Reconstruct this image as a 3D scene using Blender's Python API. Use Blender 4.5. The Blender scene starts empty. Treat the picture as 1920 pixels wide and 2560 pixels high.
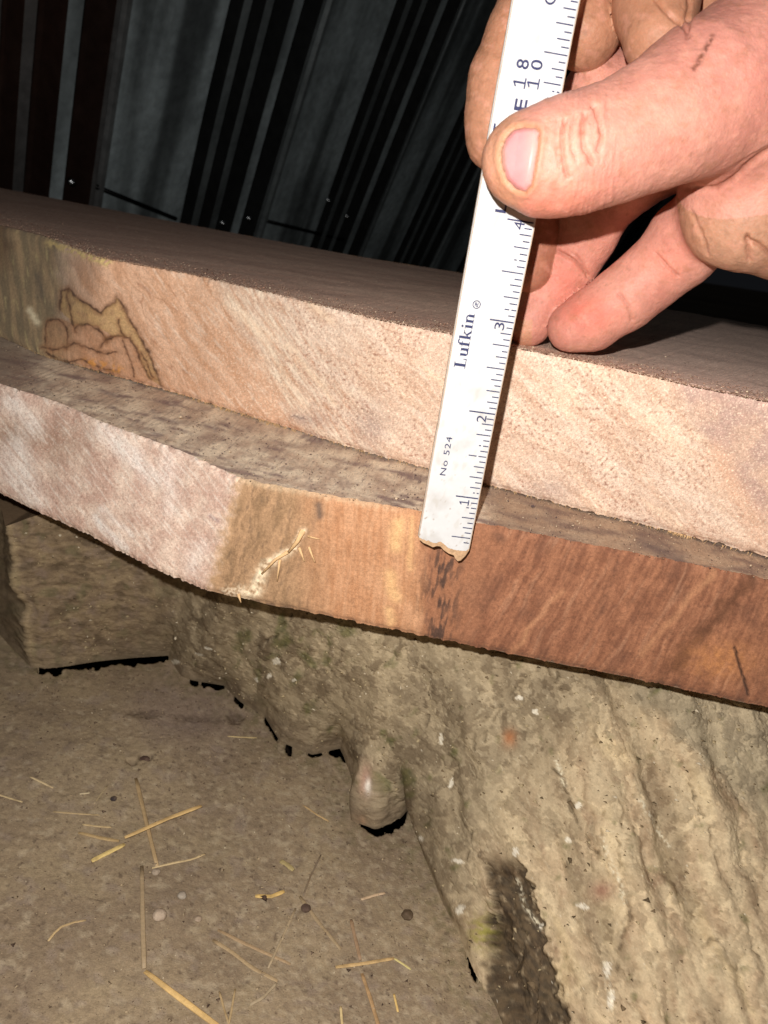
import bpy, bmesh, math, random
import numpy as np
from mathutils import Matrix, Vector
from math import radians, sin, cos, pi
random.seed(4); rng = np.random.default_rng(7)
S = bpy.context.scene
COL = S.collection
# ------------------------------------------------------------------ camera
F = 1900.; CX, CY = 960., 1280.; CAMH = .25
_p = radians(21.7); _r = radians(8.7)
_d = np.array([-cos(_p)*sin(_r), cos(_p)*cos(_r), sin(_p)])
Zw = -_d; _zc = np.array([0, 0, 1.]); Yw = _zc-_zc.dot(Zw)*Zw; Yw /= np.linalg.norm(Yw); Xw = np.cross(Yw, Zw)
WM = np.array([Xw, Yw, Zw])                      # camera frame (right, down, forward) -> world
cam = bpy.data.cameras.new('camera'); co = bpy.data.objects.new('camera', cam); COL.objects.link(co)
M = Matrix.Identity(4)
for i, v in enumerate((WM@np.array([1, 0, 0]), WM@np.array([0, -1, 0]), WM@np.array([0, 0, -1]))):
    for j in range(3): M[j][i] = v[j]
M[2][3] = CAMH
co.matrix_world = M
cam.sensor_fit = 'VERTICAL'; cam.sensor_height = 36; cam.sensor_width = 27
cam.lens = 36*F/2560; cam.clip_start = .01; cam.clip_end = 50
cam.dof.use_dof = True; cam.dof.focus_distance = .27; cam.dof.aperture_fstop = 24
S.camera = co
S.render.resolution_x = 768; S.render.resolution_y = 1024
# ------------------------------------------------------------------ light: the phone's own flash, a dark shed round it
w = bpy.data.worlds.new('World'); S.world = w; w.use_nodes = True
bg = w.node_tree.nodes['Background']; bg.inputs[0].default_value = (.8, .85, 1, 1); bg.inputs[1].default_value = .006
fl = bpy.data.lights.new('flash', 'POINT'); fl.energy = 5.1; fl.shadow_soft_size = .0022; fl.color = (1, .955, .91)
fo = bpy.data.objects.new('flash', fl); COL.objects.link(fo)
fo.location = Vector(WM@np.array([-.015, -.027, -.022])) + Vector((0, 0, CAMH))
S.view_settings.view_transform = 'Standard'; S.view_settings.look = 'None'; S.view_settings.exposure = 0; S.view_settings.gamma = 1
# ------------------------------------------------------------------ helpers
O = np.array([0, 0, CAMH])
def rays(x, y):
    x = np.asarray(x, float); y = np.asarray(y, float)
    return np.stack([(x-CX)/F, (y-CY)/F, np.ones_like(x)], -1)@WM.T
def at(x, y, Z): return rays(x, y)*np.asarray(Z)[..., None]+O
def onz(x, y, z):
    v = rays(x, y); return v*((np.asarray(z)-CAMH)/v[..., 2])[..., None]+O
def ony(x, y, Y):
    v = rays(x, y); return v*(np.asarray(Y)/v[..., 1])[..., None]+O
def pix(P):
    c = (np.asarray(P)-O)@WM
    return CX+F*c[..., 0]/c[..., 2], CY+F*c[..., 1]/c[..., 2], c[..., 2]
_perm = np.random.default_rng(3).permutation(256); _perm = np.concatenate([_perm, _perm, _perm])
_g = np.random.default_rng(5).normal(size=(256, 3)); _g /= np.linalg.norm(_g, axis=1)[:, None]
_a2 = np.random.default_rng(9).random(256)*2*pi; _g2 = np.stack([np.cos(_a2), np.sin(_a2)], -1).astype(np.float32)
def noise2(x, y, z):
    x = np.asarray(x, np.float32); y = np.asarray(y, np.float32); x, y = np.broadcast_arrays(x, y); k = int(math.floor(float(z)*7.3)) & 255; x = x+np.float32(13.7*(float(z) % 17)); 
    xf, yf = np.floor(x), np.floor(y); xi, yi = xf.astype(np.int32) & 255, yf.astype(np.int32) & 255; fx, fy = x-xf, y-yf
    u = fx*fx*fx*(fx*(fx*6-15)+10); v = fy*fy*fy*(fy*(fy*6-15)+10)
    def gr(a, b):
        g = _g2[_perm[_perm[(xi+a) & 255]+((yi+b+k) & 255)]]
        return g[..., 0]*(fx-a)+g[..., 1]*(fy-b)
    a0 = gr(0, 0); b0 = gr(0, 1); return 1.45*((a0+(gr(1, 0)-a0)*u)*(1-v)+(b0+(gr(1, 1)-b0)*u)*v)
def noise(x, y, z=0.):
    if np.ndim(z) == 0: return noise2(x, y, z)
    x, y, z = np.broadcast_arrays(np.asarray(x, float), y, z)
    xi, yi, zi = np.floor(x).astype(int), np.floor(y).astype(int), np.floor(z).astype(int)
    fx, fy, fz = x-xi, y-yi, z-zi
    u, v, q = [t*t*t*(t*(t*6-15)+10) for t in (fx, fy, fz)]
    xi &= 255; yi &= 255; zi &= 255
    def gr(a, b, c):
        g = _g[_perm[_perm[_perm[(xi+a) & 255]+((yi+b) & 255)]+((zi+c) & 255)]]
        return g[..., 0]*(fx-a)+g[..., 1]*(fy-b)+g[..., 2]*(fz-c)
    L = lambda a, b, t: a+(b-a)*t
    return 1.6*L(L(L(gr(0,0,0), gr(1,0,0), u), L(gr(0,1,0), gr(1,1,0), u), v), L(L(gr(0,0,1), gr(1,0,1), u), L(gr(0,1,1), gr(1,1,1), u), v), q)
def fbm(x, y, z=0., o=4, g=.5):
    s = 0; a = 1.; t = 0
    for i in range(o):
        s = s+a*noise(x*2**i+17*i, y*2**i+5*i, np.asarray(z)*2**i); t += a; a *= g
    return s/t
def cells(x, y, seed=0):
    """worley: returns distance F1, F2-F1 and a random value per cell"""
    xi = np.floor(x).astype(int); yi = np.floor(y).astype(int)
    f1 = np.full(x.shape, 9.); f2 = np.full(x.shape, 9.); cid = np.zeros(x.shape)
    R = np.random.default_rng(11+seed).random((4096, 3))
    for a in (-1, 0, 1):
        for b in (-1, 0, 1):
            h = ((xi+a)*7349+(yi+b)*9151+seed*31) & 4095
            px_, py_ = xi+a+R[h, 0], yi+b+R[h, 1]
            dd = np.hypot(px_-x, py_-y); n = dd < f1
            f2 = np.where(n, f1, np.minimum(f2, dd)); cid = np.where(n, R[h, 2], cid); f1 = np.where(n, dd, f1)
    return f1, f2-f1, cid
def sm(a, b, x): t = np.clip((x-a)/(b-a), 0, 1); return t*t*(3-2*t)
def mix(a, b, t): return a+(b-a)*np.asarray(t)[..., None]
def C(r, g, b):                                   # an sRGB colour -> linear
    c = np.array([r, g, b])/255.; return np.where(c <= .04045, c/12.92, ((c+.055)/1.055)**2.4)
def pdist(x, y, pts):
    d = np.full(np.shape(x), 1e9)
    for (x0, y0), (x1, y1) in zip(pts[:-1], pts[1:]):
        dx, dy = x1-x0, y1-y0; t = np.clip(((x-x0)*dx+(y-y0)*dy)/(dx*dx+dy*dy+1e-9), 0, 1)
        d = np.minimum(d, np.hypot(x-x0-t*dx, y-y0-t*dy))
    return d
def inpoly(x, y, poly):
    x = np.asarray(x); y = np.asarray(y); ins = np.zeros(x.shape, bool); n = len(poly)
    for i in range(n):
        x0, y0 = poly[i]; x1, y1 = poly[(i+1) % n]
        c = ((y0 > y) != (y1 > y)); ins ^= c & (x < (x1-x0)*(y-y0)/((y1-y0) if y1 != y0 else 1e-12)+x0)
    return ins
def mesh_np(name, V, Q, mat, col=None, parent=None, smooth=True):
    me = bpy.data.meshes.new(name); V = np.asarray(V, np.float32).reshape(-1, 3); Q = np.asarray(Q, np.int32)
    k = Q.shape[1]
    me.vertices.add(len(V)); me.vertices.foreach_set('co', V.ravel())
    me.loops.add(Q.size); me.loops.foreach_set('vertex_index', Q.ravel())
    me.polygons.add(len(Q)); me.polygons.foreach_set('loop_start', np.arange(0, Q.size, k, dtype=np.int32))
    me.polygons.foreach_set('loop_total', np.full(len(Q), k, np.int32))
    me.update(calc_edges=True); me.validate()
    if smooth: me.polygons.foreach_set('use_smooth', np.ones(len(me.polygons), bool))
    if col is not None:
        a = me.color_attributes.new('Col', 'FLOAT_COLOR', 'POINT')
        c = np.ones((len(V), 4), np.float32); c[:, :3] = np.clip(col.reshape(-1, 3), 0, 1); a.data.foreach_set('color', c.ravel())
    me.materials.append(mat)
    o = bpy.data.objects.new(name, me); COL.objects.link(o)
    if parent: o.parent = parent
    return o
def gridq(n, m, off=0, flip=False):
    i, j = np.meshgrid(np.arange(n-1), np.arange(m-1), indexing='ij'); a = (i*m+j).ravel()+off
    q = np.stack([a, a+1, a+m+1, a+m], -1)
    return q[:, ::-1] if flip else q
def normals(P):
    du = np.gradient(P, axis=0); dv = np.gradient(P, axis=1); n = np.cross(du, dv)
    return n/(np.linalg.norm(n, axis=-1, keepdims=True)+1e-12)
def tag(o, label=None, cat=None, group=None, kind=None):
    if label: o['label'] = label
    if cat: o['category'] = cat
    if group: o['group'] = group
    if kind: o['kind'] = kind
    return o
def empty(name, loc, label, cat, group=None):
    o = bpy.data.objects.new(name, None); o.empty_display_size = .01; COL.objects.link(o); o.location = loc
    bpy.context.view_layer.update()
    return tag(o, label, cat, group)
def own(o, parent):                               # parent a mesh whose points are already in world places
    o.parent = parent; o.matrix_parent_inverse = Matrix.Translation(parent.location).inverted(); return o
def material(name, rough=.7, spec=.3, base=None, attr=True, grain=(900, .25), grain2=None, bump=(900, .0003), bump2=None, metal=0., sss=0., sub_rad=None, rough_var=0.):
    m = bpy.data.materials.new(name); m.use_nodes = True; nt = m.node_tree; N = nt.nodes; L = nt.links; b = N['Principled BSDF']
    b.inputs['Roughness'].default_value = rough; b.inputs['Specular IOR Level'].default_value = spec; b.inputs['Metallic'].default_value = metal
    g = N.new('ShaderNodeNewGeometry')
    def nz(sc, det=4, ro=.6):
        n = N.new('ShaderNodeTexNoise'); n.inputs['Scale'].default_value = sc; n.inputs['Detail'].default_value = det; n.inputs['Roughness'].default_value = ro
        L.new(g.outputs['Position'], n.inputs['Vector']); return n
    if attr:
        a = N.new('ShaderNodeAttribute'); a.attribute_name = 'Col'; src = a.outputs['Color']
    else:
        a = N.new('ShaderNodeRGB'); a.outputs[0].default_value = (*base, 1); src = a.outputs[0]
    for gg in (grain, grain2):
        if not gg: continue
        n = nz(gg[0]); mr = N.new('ShaderNodeMapRange'); mr.inputs['From Min'].default_value = .3; mr.inputs['From Max'].default_value = .7
        mr.inputs['To Min'].default_value = 1-gg[1]; mr.inputs['To Max'].default_value = 1+gg[1]; L.new(n.outputs['Fac'], mr.inputs['Value'])
        mm = N.new('ShaderNodeVectorMath'); mm.operation = 'SCALE'; L.new(src, mm.inputs[0]); L.new(mr.outputs[0], mm.inputs['Scale']); src = mm.outputs[0]
    L.new(src, b.inputs['Base Color'])
    prev = None
    for bb in (bump, bump2):
        if not bb: continue
        n = nz(bb[0], 3, .6); bp = N.new('ShaderNodeBump'); bp.inputs['Distance'].default_value = bb[1]; bp.inputs['Strength'].default_value = 1
        L.new(n.outputs['Fac'], bp.inputs['Height'])
        if prev: L.new(prev, bp.inputs['Normal'])
        prev = bp.outputs[0]
    if prev: L.new(prev, b.inputs['Normal'])
    if rough_var:
        n = nz(60); mr = N.new('ShaderNodeMapRange'); mr.inputs['To Min'].default_value = rough-rough_var; mr.inputs['To Max'].default_value = rough+rough_var
        mr.inputs['From Min'].default_value = .3; mr.inputs['From Max'].default_value = .7
        L.new(n.outputs['Fac'], mr.inputs['Value']); L.new(mr.outputs[0], b.inputs['Roughness'])
    if sss:
        b.subsurface_method = 'RANDOM_WALK'; b.inputs['Subsurface Weight'].default_value = sss
        b.inputs['Subsurface Radius'].default_value = (1, .35, .2); b.inputs['Subsurface Scale'].default_value = .0025
    return m
M_sawn = material('sawn_wood', .8, .2, grain=(800, .18), grain2=(2400, .2), bump=(1500, .00012), bump2=(450, .0001))
b_ = M_sawn.node_tree.nodes['Principled BSDF']; b_.inputs['Sheen Weight'].default_value = .08; b_.inputs['Sheen Roughness'].default_value = .6; b_.inputs['Sheen Tint'].default_value = (1, .80, .70, 1)
M_bark = material('bark', .9, .1, grain=(500, .1), grain2=(1500, .09), bump=(1100, .00018), bump2=(380, .0002))
M_dirt = material('dirt', .95, .06, grain=(500, .1), grain2=(1700, .13), bump=(1500, .00025), bump2=(600, .0002))
M_skin = material('skin', .5, .26, grain=(300, .07), grain2=(1400, .07), bump=(1700, .00014), bump2=(600, .00014), sss=.28)
M_nail = material('nail', .4, .3, grain=(250, .06), bump=(700, .00003), sss=.25)
M_paint = material('white_paint', .5, .35, attr=True, grain=(500, .025), bump=(600, .00006))
M_rawwood = material('raw_wood', .8, .2, base=C(186, 152, 118), attr=False, grain=(900, .25))
M_ink = material('blue_ink', .6, .3, base=C(44, 48, 86), attr=False, grain=(1400, .3), bump=None)
M_straw = material('straw', .6, .35, attr=True, grain=(900, .12), bump=(1500, .0001))
M_splint = material('torn_fibre', .7, .25, base=C(222, 184, 136), attr=False, grain=(900, .1))
M_sheet = material('dusty_sheet', .46, .5, attr=True, grain=(14, .2), grain2=(90, .2), bump=(10, .0012), rough_var=.14, metal=.3)
M_stone = material('stone', .8, .2, attr=True, grain=(900, .12))
# ------------------------------------------------------------------ key heights
hmid = CAMH-.09043; hbot = CAMH-.13775; htop = CAMH-.03814
# ------------------------------------------------------------------ slabs
UP = [((-300,480),(-330,745)), ((0,562),(0,838)), ((102,586),(95,884)), ((241,643),(235,925)), ((482,687),(450,985)), ((663,729),(640,1045)), ((950,800),(930,1135)),
      ((1131,836),(1100,1180)), ((1284,869),(1222,1213)), ((1505,912),(1444,1272)), ((1693,957),(1650,1322)), ((1920,1005),(1920,1394)), ((2400,1112),(2400,1520))]
LP = [((-400,800),(-420,1060)), ((0,962),(0,1233)), ((133,1003),(120,1292)), ((241,1052),(219,1336)), ((338,1088),(310,1385)), ((460,1133),(398,1429)), ((592,1196),(512,1478)),
      ((663,1212),(640,1505)), ((784,1234),(770,1530)), ((1000,1272),(1000,1580)), ((1194,1310),(1190,1618)), ((1388,1347),(1380,1656)), ((1610,1391),(1600,1702)),
      ((1776,1424),(1770,1737)), ((1920,1452),(1920,1768)), ((2500,1570),(2500,1890))]
def ridge_lines(pairs, zt, zb, n, soft=0):
    t = np.array([b[0] for a, b in pairs], float); tt = np.linspace(t[0], t[-1], n)
    if True:                                       # put most samples inside the frame
        k = np.interp(np.linspace(0, 1, n), [0, .05, .95, 1], [t[0], -40, 1960, t[-1]]); tt = k
    ax = np.interp(tt, t, [a[0] for a, b in pairs]); ay = np.interp(tt, t, [a[1] for a, b in pairs]); by = np.interp(tt, t, [b[1] for a, b in pairs])
    if soft:
        kk = np.exp(-np.linspace(-2, 2, soft)**2); kk /= kk.sum()
        pad = soft//2
        f = lambda q: np.convolve(np.pad(q, pad, mode='reflect', reflect_type='odd'), kk, 'valid')[:n]
        ax, ay, by = f(ax), f(ay), f(by)
    return onz(ax, ay, np.full(n, zt)), onz(tt, by, np.full(n, zb))
def slab(name, pairs, zt, zb, n, m, back, colf, colt, soft, seed, nb=200, dip=None):
    T, B = ridge_lines(pairs, zt, zb, n, soft)
    v = np.linspace(0, 1, m)
    P = T[:, None]*(1-v)[None, :, None]+B[:, None]*v[None, :, None]
    N = -normals(P); N *= np.sign((N*(O-P)).sum(-1).mean())
    x, y, Z = pix(P)
    s = np.cumsum(np.r_[0, np.linalg.norm(np.diff(T, axis=0), axis=1)])[:, None]+0*v; h = P[..., 2]
    edge = np.minimum(v, 1-v)[None, :]*(zt-zb)
    dsp = .0009*fbm(s*30, h*30, seed, 3)+.0002*fbm(s*240, h*160, seed+3, 3)
    dsp -= .0014*np.exp(-edge/.0011)*(1+1.1*fbm(s*260, v*3, seed+9, 3))           # worn arrises
    if dip is not None: dsp = dsp+dip(x, y)
    P = P+N*dsp[..., None]
    rag = .0009*fbm(s[:, 0]*420, 0*s[:, 0], seed+1, 3)+.0005*np.abs(fbm(s[:, 0]*1400, 0*s[:, 0], seed+2, 2))
    P[:, -1, 2] += -.0006+rag
    P[:, 0, 2] += .4*rag
    cf = colf(x, y, s, v[None, :]+0*s, h)
    # top sheet
    tb = np.r_[np.linspace(0, 1, nb)**1.7]
    K = T.copy(); bk = back(T)
    Tp = P[:, 0][:, None]*(1-tb)[None, :, None]+bk[:, None]*tb[None, :, None]
    Tp[..., 2] += (.0006*fbm(Tp[..., 0]*60, Tp[..., 1]*60, seed, 4)+.0003*fbm(Tp[..., 0]*700, Tp[..., 1]*700, seed, 2))*np.minimum(tb*40, 1)[None]
    xt, yt, _ = pix(Tp); ct = colt(xt, yt, Tp)
    # underside and back, coarse
    st = max(1, n//60); ii = np.r_[np.arange(0, n-1, st), n-1]
    Bo = np.stack([P[ii, -1], np.c_[bk[ii, :2], np.full(len(ii), zb)]], 1); Bk = np.stack([np.c_[bk[ii, :2], np.full(len(ii), zb)], bk[ii]], 1)
    parts = [(P, cf), (Tp, ct), (Bo, np.broadcast_to(C(150,120,95), Bo.shape)), (Bk, np.broadcast_to(C(150,120,95), Bk.shape))]
    V = []; Q = []; Cc = []; off = 0
    for k, (G, c) in enumerate(parts):
        V.append(G.reshape(-1, 3)); Cc.append(c.reshape(-1, 3)); Q.append(gridq(G.shape[0], G.shape[1], off, k != 1)); off += G.shape[0]*G.shape[1]
    return mesh_np(name, np.concatenate(V), np.concatenate(Q), M_sawn, np.concatenate(Cc))
def streak(x, y, ang, sc, st, z=0, o=4):           # noise drawn out along a direction (degrees, down-positive)
    a = radians(ang); u = x*cos(a)+y*sin(a); q = -x*sin(a)+y*cos(a)
    return fbm(u*sc/st, q*sc, z, o)
def upper_face(x, y, s, v, h):
    wx = x+22*fbm(x/90, y/90, 3, 3); wy = y+22*fbm(x/90, y/90, 8, 3)
    base = mix(C(230,205,184), C(210,177,152), sm(-.5, .5, streak(wx, wy, 38, 1/34., 7, 1)))
    base = mix(base, C(240,212,184), .8*sm(.05, .5, streak(wx, wy, 40, 1/46., 6, 5)))
    # fuzzy reddish flecks on the end grain, right of the middle
    fz = sm(.0, .45, fbm(x/9, y/9, 2, 4))*sm(-.35, .2, fbm(x/110, y/110, 4, 3)); base = mix(base, C(160,112,92), .85*fz*sm(480, 800, x+.35*y-300)); base = mix(base, C(170,120,98), .55*sm(.12, .4, fbm(x/5, y/4.2, 52, 3))*sm(480, 800, x+.35*y-300))
    # smoother orange wood
    dd_ = (x-520)*.865-(y-680)*.5+14*fbm(x/50, y/50, 9, 3); o = sm(22, -22, dd_)*sm(130, 220, x)
    base = mix(base, mix(C(228,184,152), C(208,158,122), sm(-.3, .4, streak(wx, wy, 56, 1/22., 9, 6))), .85*o)
    lines = sm(.02, .0, np.abs(streak(wx, wy, 50, 1/70., 5, 12, 3)-.12)); base = mix(base, C(160,104,74), .5*lines*o); band = sm(-10, 20, dd_)*sm(230, 60, dd_); ps = streak(x, y, 56, 1/8., 9, 91, 3); base = mix(base, C(248,230,206), .7*band*sm(.02, .4, ps)); base = mix(base, C(196,142,108), .55*band*sm(.05, .45, -ps)); ps2 = streak(x, y, 52, 1/10., 7, 92, 3); base = mix(base, C(250,232,212), .35*sm(.1, .45, ps2)*sm(200, 400, x))
    # pale rays
    for (x0, y0, x1, y1, wd, kx) in ((580,740,760,1010,10,.35), (560,760,680,860,8,.3), (720,860,840,1010,7,.5), (740,730,830,805,7,.5), (1120,850,1500,860,1,.0), (1640,1040,1705,1130,26,.3), (1560,1000,1650,1080,18,.2)):
        base = mix(base, C(248,222,192), kx*np.exp(-(pdist(x+9*fbm(x/30, y/30, 1, 2), y, [(x0,y0),(x1,y1)])/wd)**2))
    # greyer weathered end at the right
    g = sm(-18, 22, (x-1660)*.80-(y-940)*.60*.9+12*fbm(x/40, y/40, 3, 3)); base = mix(base, mix(C(182,150,138), C(200,166,146), sm(-.2,.3,fbm(x/80,y/80,5,3))), .85*g)
    base = mix(base, C(214,168,138), .5*np.exp(-(pdist(x, y, [(1790,1130),(1900,1340)])/30)**2))
    # purple grey smears
    for (cx, cy, rx, ry, k) in ((1370,1225,60,26,.35), (930,1065,45,55,.45), (770,1050,60,18,.4)):
        base = mix(base, C(128,104,104), k*np.exp(-((x-cx)/rx)**2-((y-cy)/ry)**2))
    base = mix(base, C(110,92,92), .6*np.exp(-(pdist(x, y+4*noise(x/12, 0), [(730,1040),(760,1045)])/3.)**2))
    # weathered olive-grey left end
    lw = sm(200, 120, x-.10*(y-700)+22*fbm(x/35, y/35, 7, 3))
    ol = mix(C(176,150,116), C(140,124,98), sm(-.35, .3, streak(x, y, 82, 1/16., 6, 3)))
    ol = mix(ol, C(196,178,130), .7*sm(.15, .5, streak(x, y, 80, 1/11., 5, 4))); ol = mix(ol, C(84,82,76), .55*np.exp(-(pdist(x, y, [(95,690),(104,740)])/11)**2))
    ol = mix(ol, C(238,222,186), np.exp(-(pdist(x+5*noise(y/9, 1), y, [(74,775),(92,805)])/8)**2))
    base = mix(base, ol, lw)
    # yellow torn arris at the top left
    base = mix(base, C(232,205,140), 1.*np.exp(-(pdist(x, y, [(120,606),(215,640),(270,658)])/9)**2)*sm(-.5, .1, noise(x/10, y/10))); base = mix(base, C(96,68,50), .7*sm(50, -5, x-.06*(y-600)+20*noise(y/40, 3.))*sm(740, 600, y))
    # spalted figure: ochre patch with black zone lines, lobes below it
    jx = x+5*fbm(x/16, y/16, 21, 3); jy = y+5*fbm(x/16, y/16, 22, 3)
    top = [(150,775),(153,728),(172,722),(192,742),(205,752),(228,765),(252,782),(270,765),(288,756),(290,740),(306,762),(320,790),(344,830),(372,880),(388,925),(402,965)]
    bot = [(402,965),(372,948),(352,905),(338,862),(318,842),(285,842),(262,828),(240,815),(214,812),(190,818),(172,796),(150,775)]
    och = inpoly(jx, jy, top+bot[1:-1]); base = mix(base, mix(C(204,170,112), C(176,140,92), sm(-.2, .4, fbm(x/20, y/20, 2, 3))), och*.7)
    tan = inpoly(jx, jy, [(112,800),(150,795),(190,812),(240,812),(270,840),(318,840),(345,862),(372,950),(350,965),(240,930),(115,880)]); base = mix(base, mix(C(196,142,104), C(176,128,92), sm(-.2, .3, fbm(x/22, y/22, 4, 3))), tan*.5)
    lns = [(top, 3.6), ([(172,722),(168,745),(176,770),(182,800),(190,830)], 3.0), ([(112,862),(113,810),(122,799),(145,798),(160,808),(170,830),(168,872)], 3.2), ([(190,822),(200,812),(222,811),(245,822),(262,840),(268,855)], 3.2),
           ([(262,850),(275,842),(300,838),(325,846),(338,866),(352,900),(378,950)], 3.2), ([(250,868),(262,852),(285,843)], 2.8), ([(105,868),(130,874),(170,868),(185,856),(210,866),(240,878),(258,884),(290,880)], 2.8),
           ([(113,880),(140,898),(170,905),(200,898),(240,916),(262,924),(300,930)], 2.6), ([(306,850),(318,880),(330,905),(336,940)], 2.4), ([(296,800),(300,822),(310,840)], 2.4), ([(352,880),(366,905),(384,945)], 2.2)]
    for pts, wd in lns:
        ll = pdist(jx, jy, pts); base = mix(base, C(150,104,70), .5*np.exp(-(ll/(wd*2.6))**2)); base = mix(base, C(74,50,38), (.5+.4*sm(-.3, .3, noise(x/18, y/18, wd*3)))*np.exp(-(ll/(wd*.85*(1+.35*noise(x/9, y/9, 4))))**2))
    base = mix(base, C(226,160,84), .8*np.exp(-(pdist(jx, jy, [(215,905),(262,915),(300,925)])/10)**2)*sm(-.2, .2, noise(x/14, y/12)))
    base = mix(base, C(252,232,206), .6*sm(.12, .42, fbm(x/5, y/5, 30, 3))*sm(300, 700, x))
    return base
def upper_top(x, y, P):
    a = fbm(P[..., 0]*9, P[..., 1]*40, 2, 4); b = fbm(P[..., 0]*300, P[..., 1]*300, 4, 3)
    c = mix(C(222,184,160), C(190,150,130), sm(-.4, .4, a)); c = mix(c, C(150,108,90), .6*sm(1100, 200, x)); c = mix(c, C(206,180,158), .45*sm(.1, .5, b)); c = mix(c, C(200,182,154), sm(.42, .6, b)*.4)
    c = mix(c, C(214,190,176), .6*sm(1350, 1750, x))
    return c
def lower_face(x, y, s, v, h):
    wx = x+24*fbm(x/80, y/80, 13, 3); wy = y+24*fbm(x/80, y/80, 18, 3)
    # left, freshly cut pinkish face
    L_ = mix(C(234,208,188), C(208,174,156), sm(-.4, .4, fbm(wx/60, wy/60, 2, 4)))
    L_ = mix(L_, C(170,130,112), .6*sm(.05, .5, fbm(x/10, y/10, 5, 4))*sm(-.1, .3, fbm(x/90, y/90, 6, 3)))
    L_ = mix(L_, C(150,118,92), .75*np.exp(-((x-40)/75)**2-((y-1085)/34)**2)*(1+.5*fbm(x/20,y/20,1,3)))
    L_ = mix(L_, C(160,124,98), .45*np.exp(-((x-150)/70)**2-((y-1110)/60)**2))
    for (x0, y0, x1, y1, wd, k) in ((25,1000,85,1070,24,.85), (40,1110,75,1250,30,.8), (255,1075,340,1150,22,.7), (300,1120,390,1200,20,.8), (240,1290,310,1375,11,1.), (255,1270,330,1340,8,.7), (420,1150,430,1270,22,.5), (500,1370,480,1420,22,.5), (0,1140,30,1200,20,.6)):
        L_ = mix(L_, C(250,240,230), k*np.exp(-(pdist(x*.65+wx*.35, y*.65+wy*.35, [(x0,y0),(x1,y1)])/wd)**2)*np.clip(.8+.9*streak(x, y, 52, 1/7., 8, 3), 0, 1.1))
    L_ = mix(L_, C(146,110,112), .7*np.exp(-(pdist(x, y, [(525,1290),(545,1302)])/6)**2))
    L_ = mix(L_, C(158,96,86), .45*sm(.36, .6, fbm(x/13, y/13, 15, 3))); L_ = mix(L_, C(176,134,118), .5*sm(.1, .4, fbm(x/5, y/5, 52, 3))); L_ = mix(L_, C(250,236,220), .4*sm(.15, .42, fbm(x/5, y/5, 30, 3)))
    sl = streak(x, y, 52, 1/8., 9, 93, 3); L_ = mix(L_, C(250,238,224), .45*sm(.1, .45, sl)); L_ = mix(L_, C(178,140,122), .4*sm(.1, .45, -sl))
    # right: long faces of heartwood
    gr = streak(x, y, 93, 1/9., 9, 3); t = sm(560, 640, x)
    R_ = mix(C(178,142,108), C(148,118,88), sm(-.4, .4, streak(x+20*fbm(x/40, y/60, 101, 3), y, 105, 1/15., 5, 2)))
    R_ = mix(R_, C(104,86,70), .5*sm(.1,.5,streak(x, y, 103, 1/13., 3, 6)))
    R_ = mix(R_, mix(C(198,150,114), C(180,130,94), sm(-.5, .5, gr+.6*fbm(x/40, y/90, 102, 3))), sm(700, 860, x+30*fbm(x/40, y/70, 2, 3)))
    for (x0, y0, x1, y1, wd, k) in ((995,1310,990,1365,15,.6), (975,1440,985,1490,16,.55), (972,1530,975,1560,11,.5), (1030,1300,1025,1420,8,.4)):
        R_ = mix(R_, C(238,196,140), k*np.exp(-(pdist(wx*.6+x*.4, wy*.6+y*.4, [(x0,y0),(x1,y1)])/wd)**2))
    R_ = mix(R_, C(146,98,72), .85*sm(1035, 1075, x+16*fbm(x/20, y/60, 3, 3)))
    dk = np.exp(-((x-1105-.06*(1450-y)+20*fbm(x/30,y/40,4,2))/48)**2)*sm(.0, .35, streak(x, y, 100, 1/13., 4, 9)+.12)*sm(1340, 1400, y)
    R_ = mix(R_, C(62,50,46), .85*dk)
    # reddish dark heart with curved grain sweeping up to the right
    cur = 60+ .00*x; u = (x-1240)/600.; hx_ = x+9*fbm(x/90, y/90, 61, 2); hy_ = y+9*fbm(x/70, y/70, 62, 3)+.00018*(x-1240)**2; a = streak(hx_, hy_, 118, 1/13., 9, 6, 4); a2 = streak(hx_, hy_, 116, 1/60., 4, 16, 4)
    H = mix(C(158,108,80), C(128,84,62), sm(-.5, .5, a+.5*fbm(x/36, y/36, 111, 3))); H = mix(H, C(100,68,54), .55*sm(.05, .6, a2+.4*fbm(x/50, y/50, 112, 3))); H = mix(H, C(196,148,116), .3*sm(.12, .5, streak(hx_, hy_, 122, 1/22., 8, 33, 3))); H = mix(H, C(98,66,52), .4*sm(.1, .45, fbm(x/9, y/9, 71, 3)))
    H = mix(H, C(96,62,44), .8*sm(.0, .3, .25-np.abs((x-1780+.9*(y-1560))/170.)+.3*fbm(x/40, y/40, 4, 3)))
    H = mix(H, C(196,134,84), .75*np.exp(-((x-1800)/80)**2-((y-1650)/45)**2)*(.7+.8*fbm(x/18, y/18, 4, 3)))
    H = mix(H, C(206,152,112), .5*np.clip(.7+.8*a, 0, 1)*np.exp(-(pdist(x+10*noise(y/30, x/60), y, [(1288,1630),(1320,1575),(1380,1500),(1400,1480)])/8)**2))
    H = mix(H, C(206,152,112), .5*np.clip(.7+.8*a, 0, 1)*np.exp(-(pdist(x+10*noise(y/30, x/60), y, [(1790,1432),(1725,1490),(1690,1540),(1600,1640)])/8)**2))
    H = mix(H, C(58,42,40), .8*np.exp(-(pdist(x, y, [(1240,1338),(1250,1345)])/12)**2))
    R_ = mix(R_, H, sm(1150, 1260, x+.3*(y-1450)+26*fbm(x/30, y/50, 5, 3)))
    R_ = mix(R_, C(40,26,18), .9*np.exp(-(pdist(x+4*noise(y/13, 0), y, [(1838,1622),(1848,1660),(1862,1705),(1872,1740)])/2.6)**2))
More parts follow.
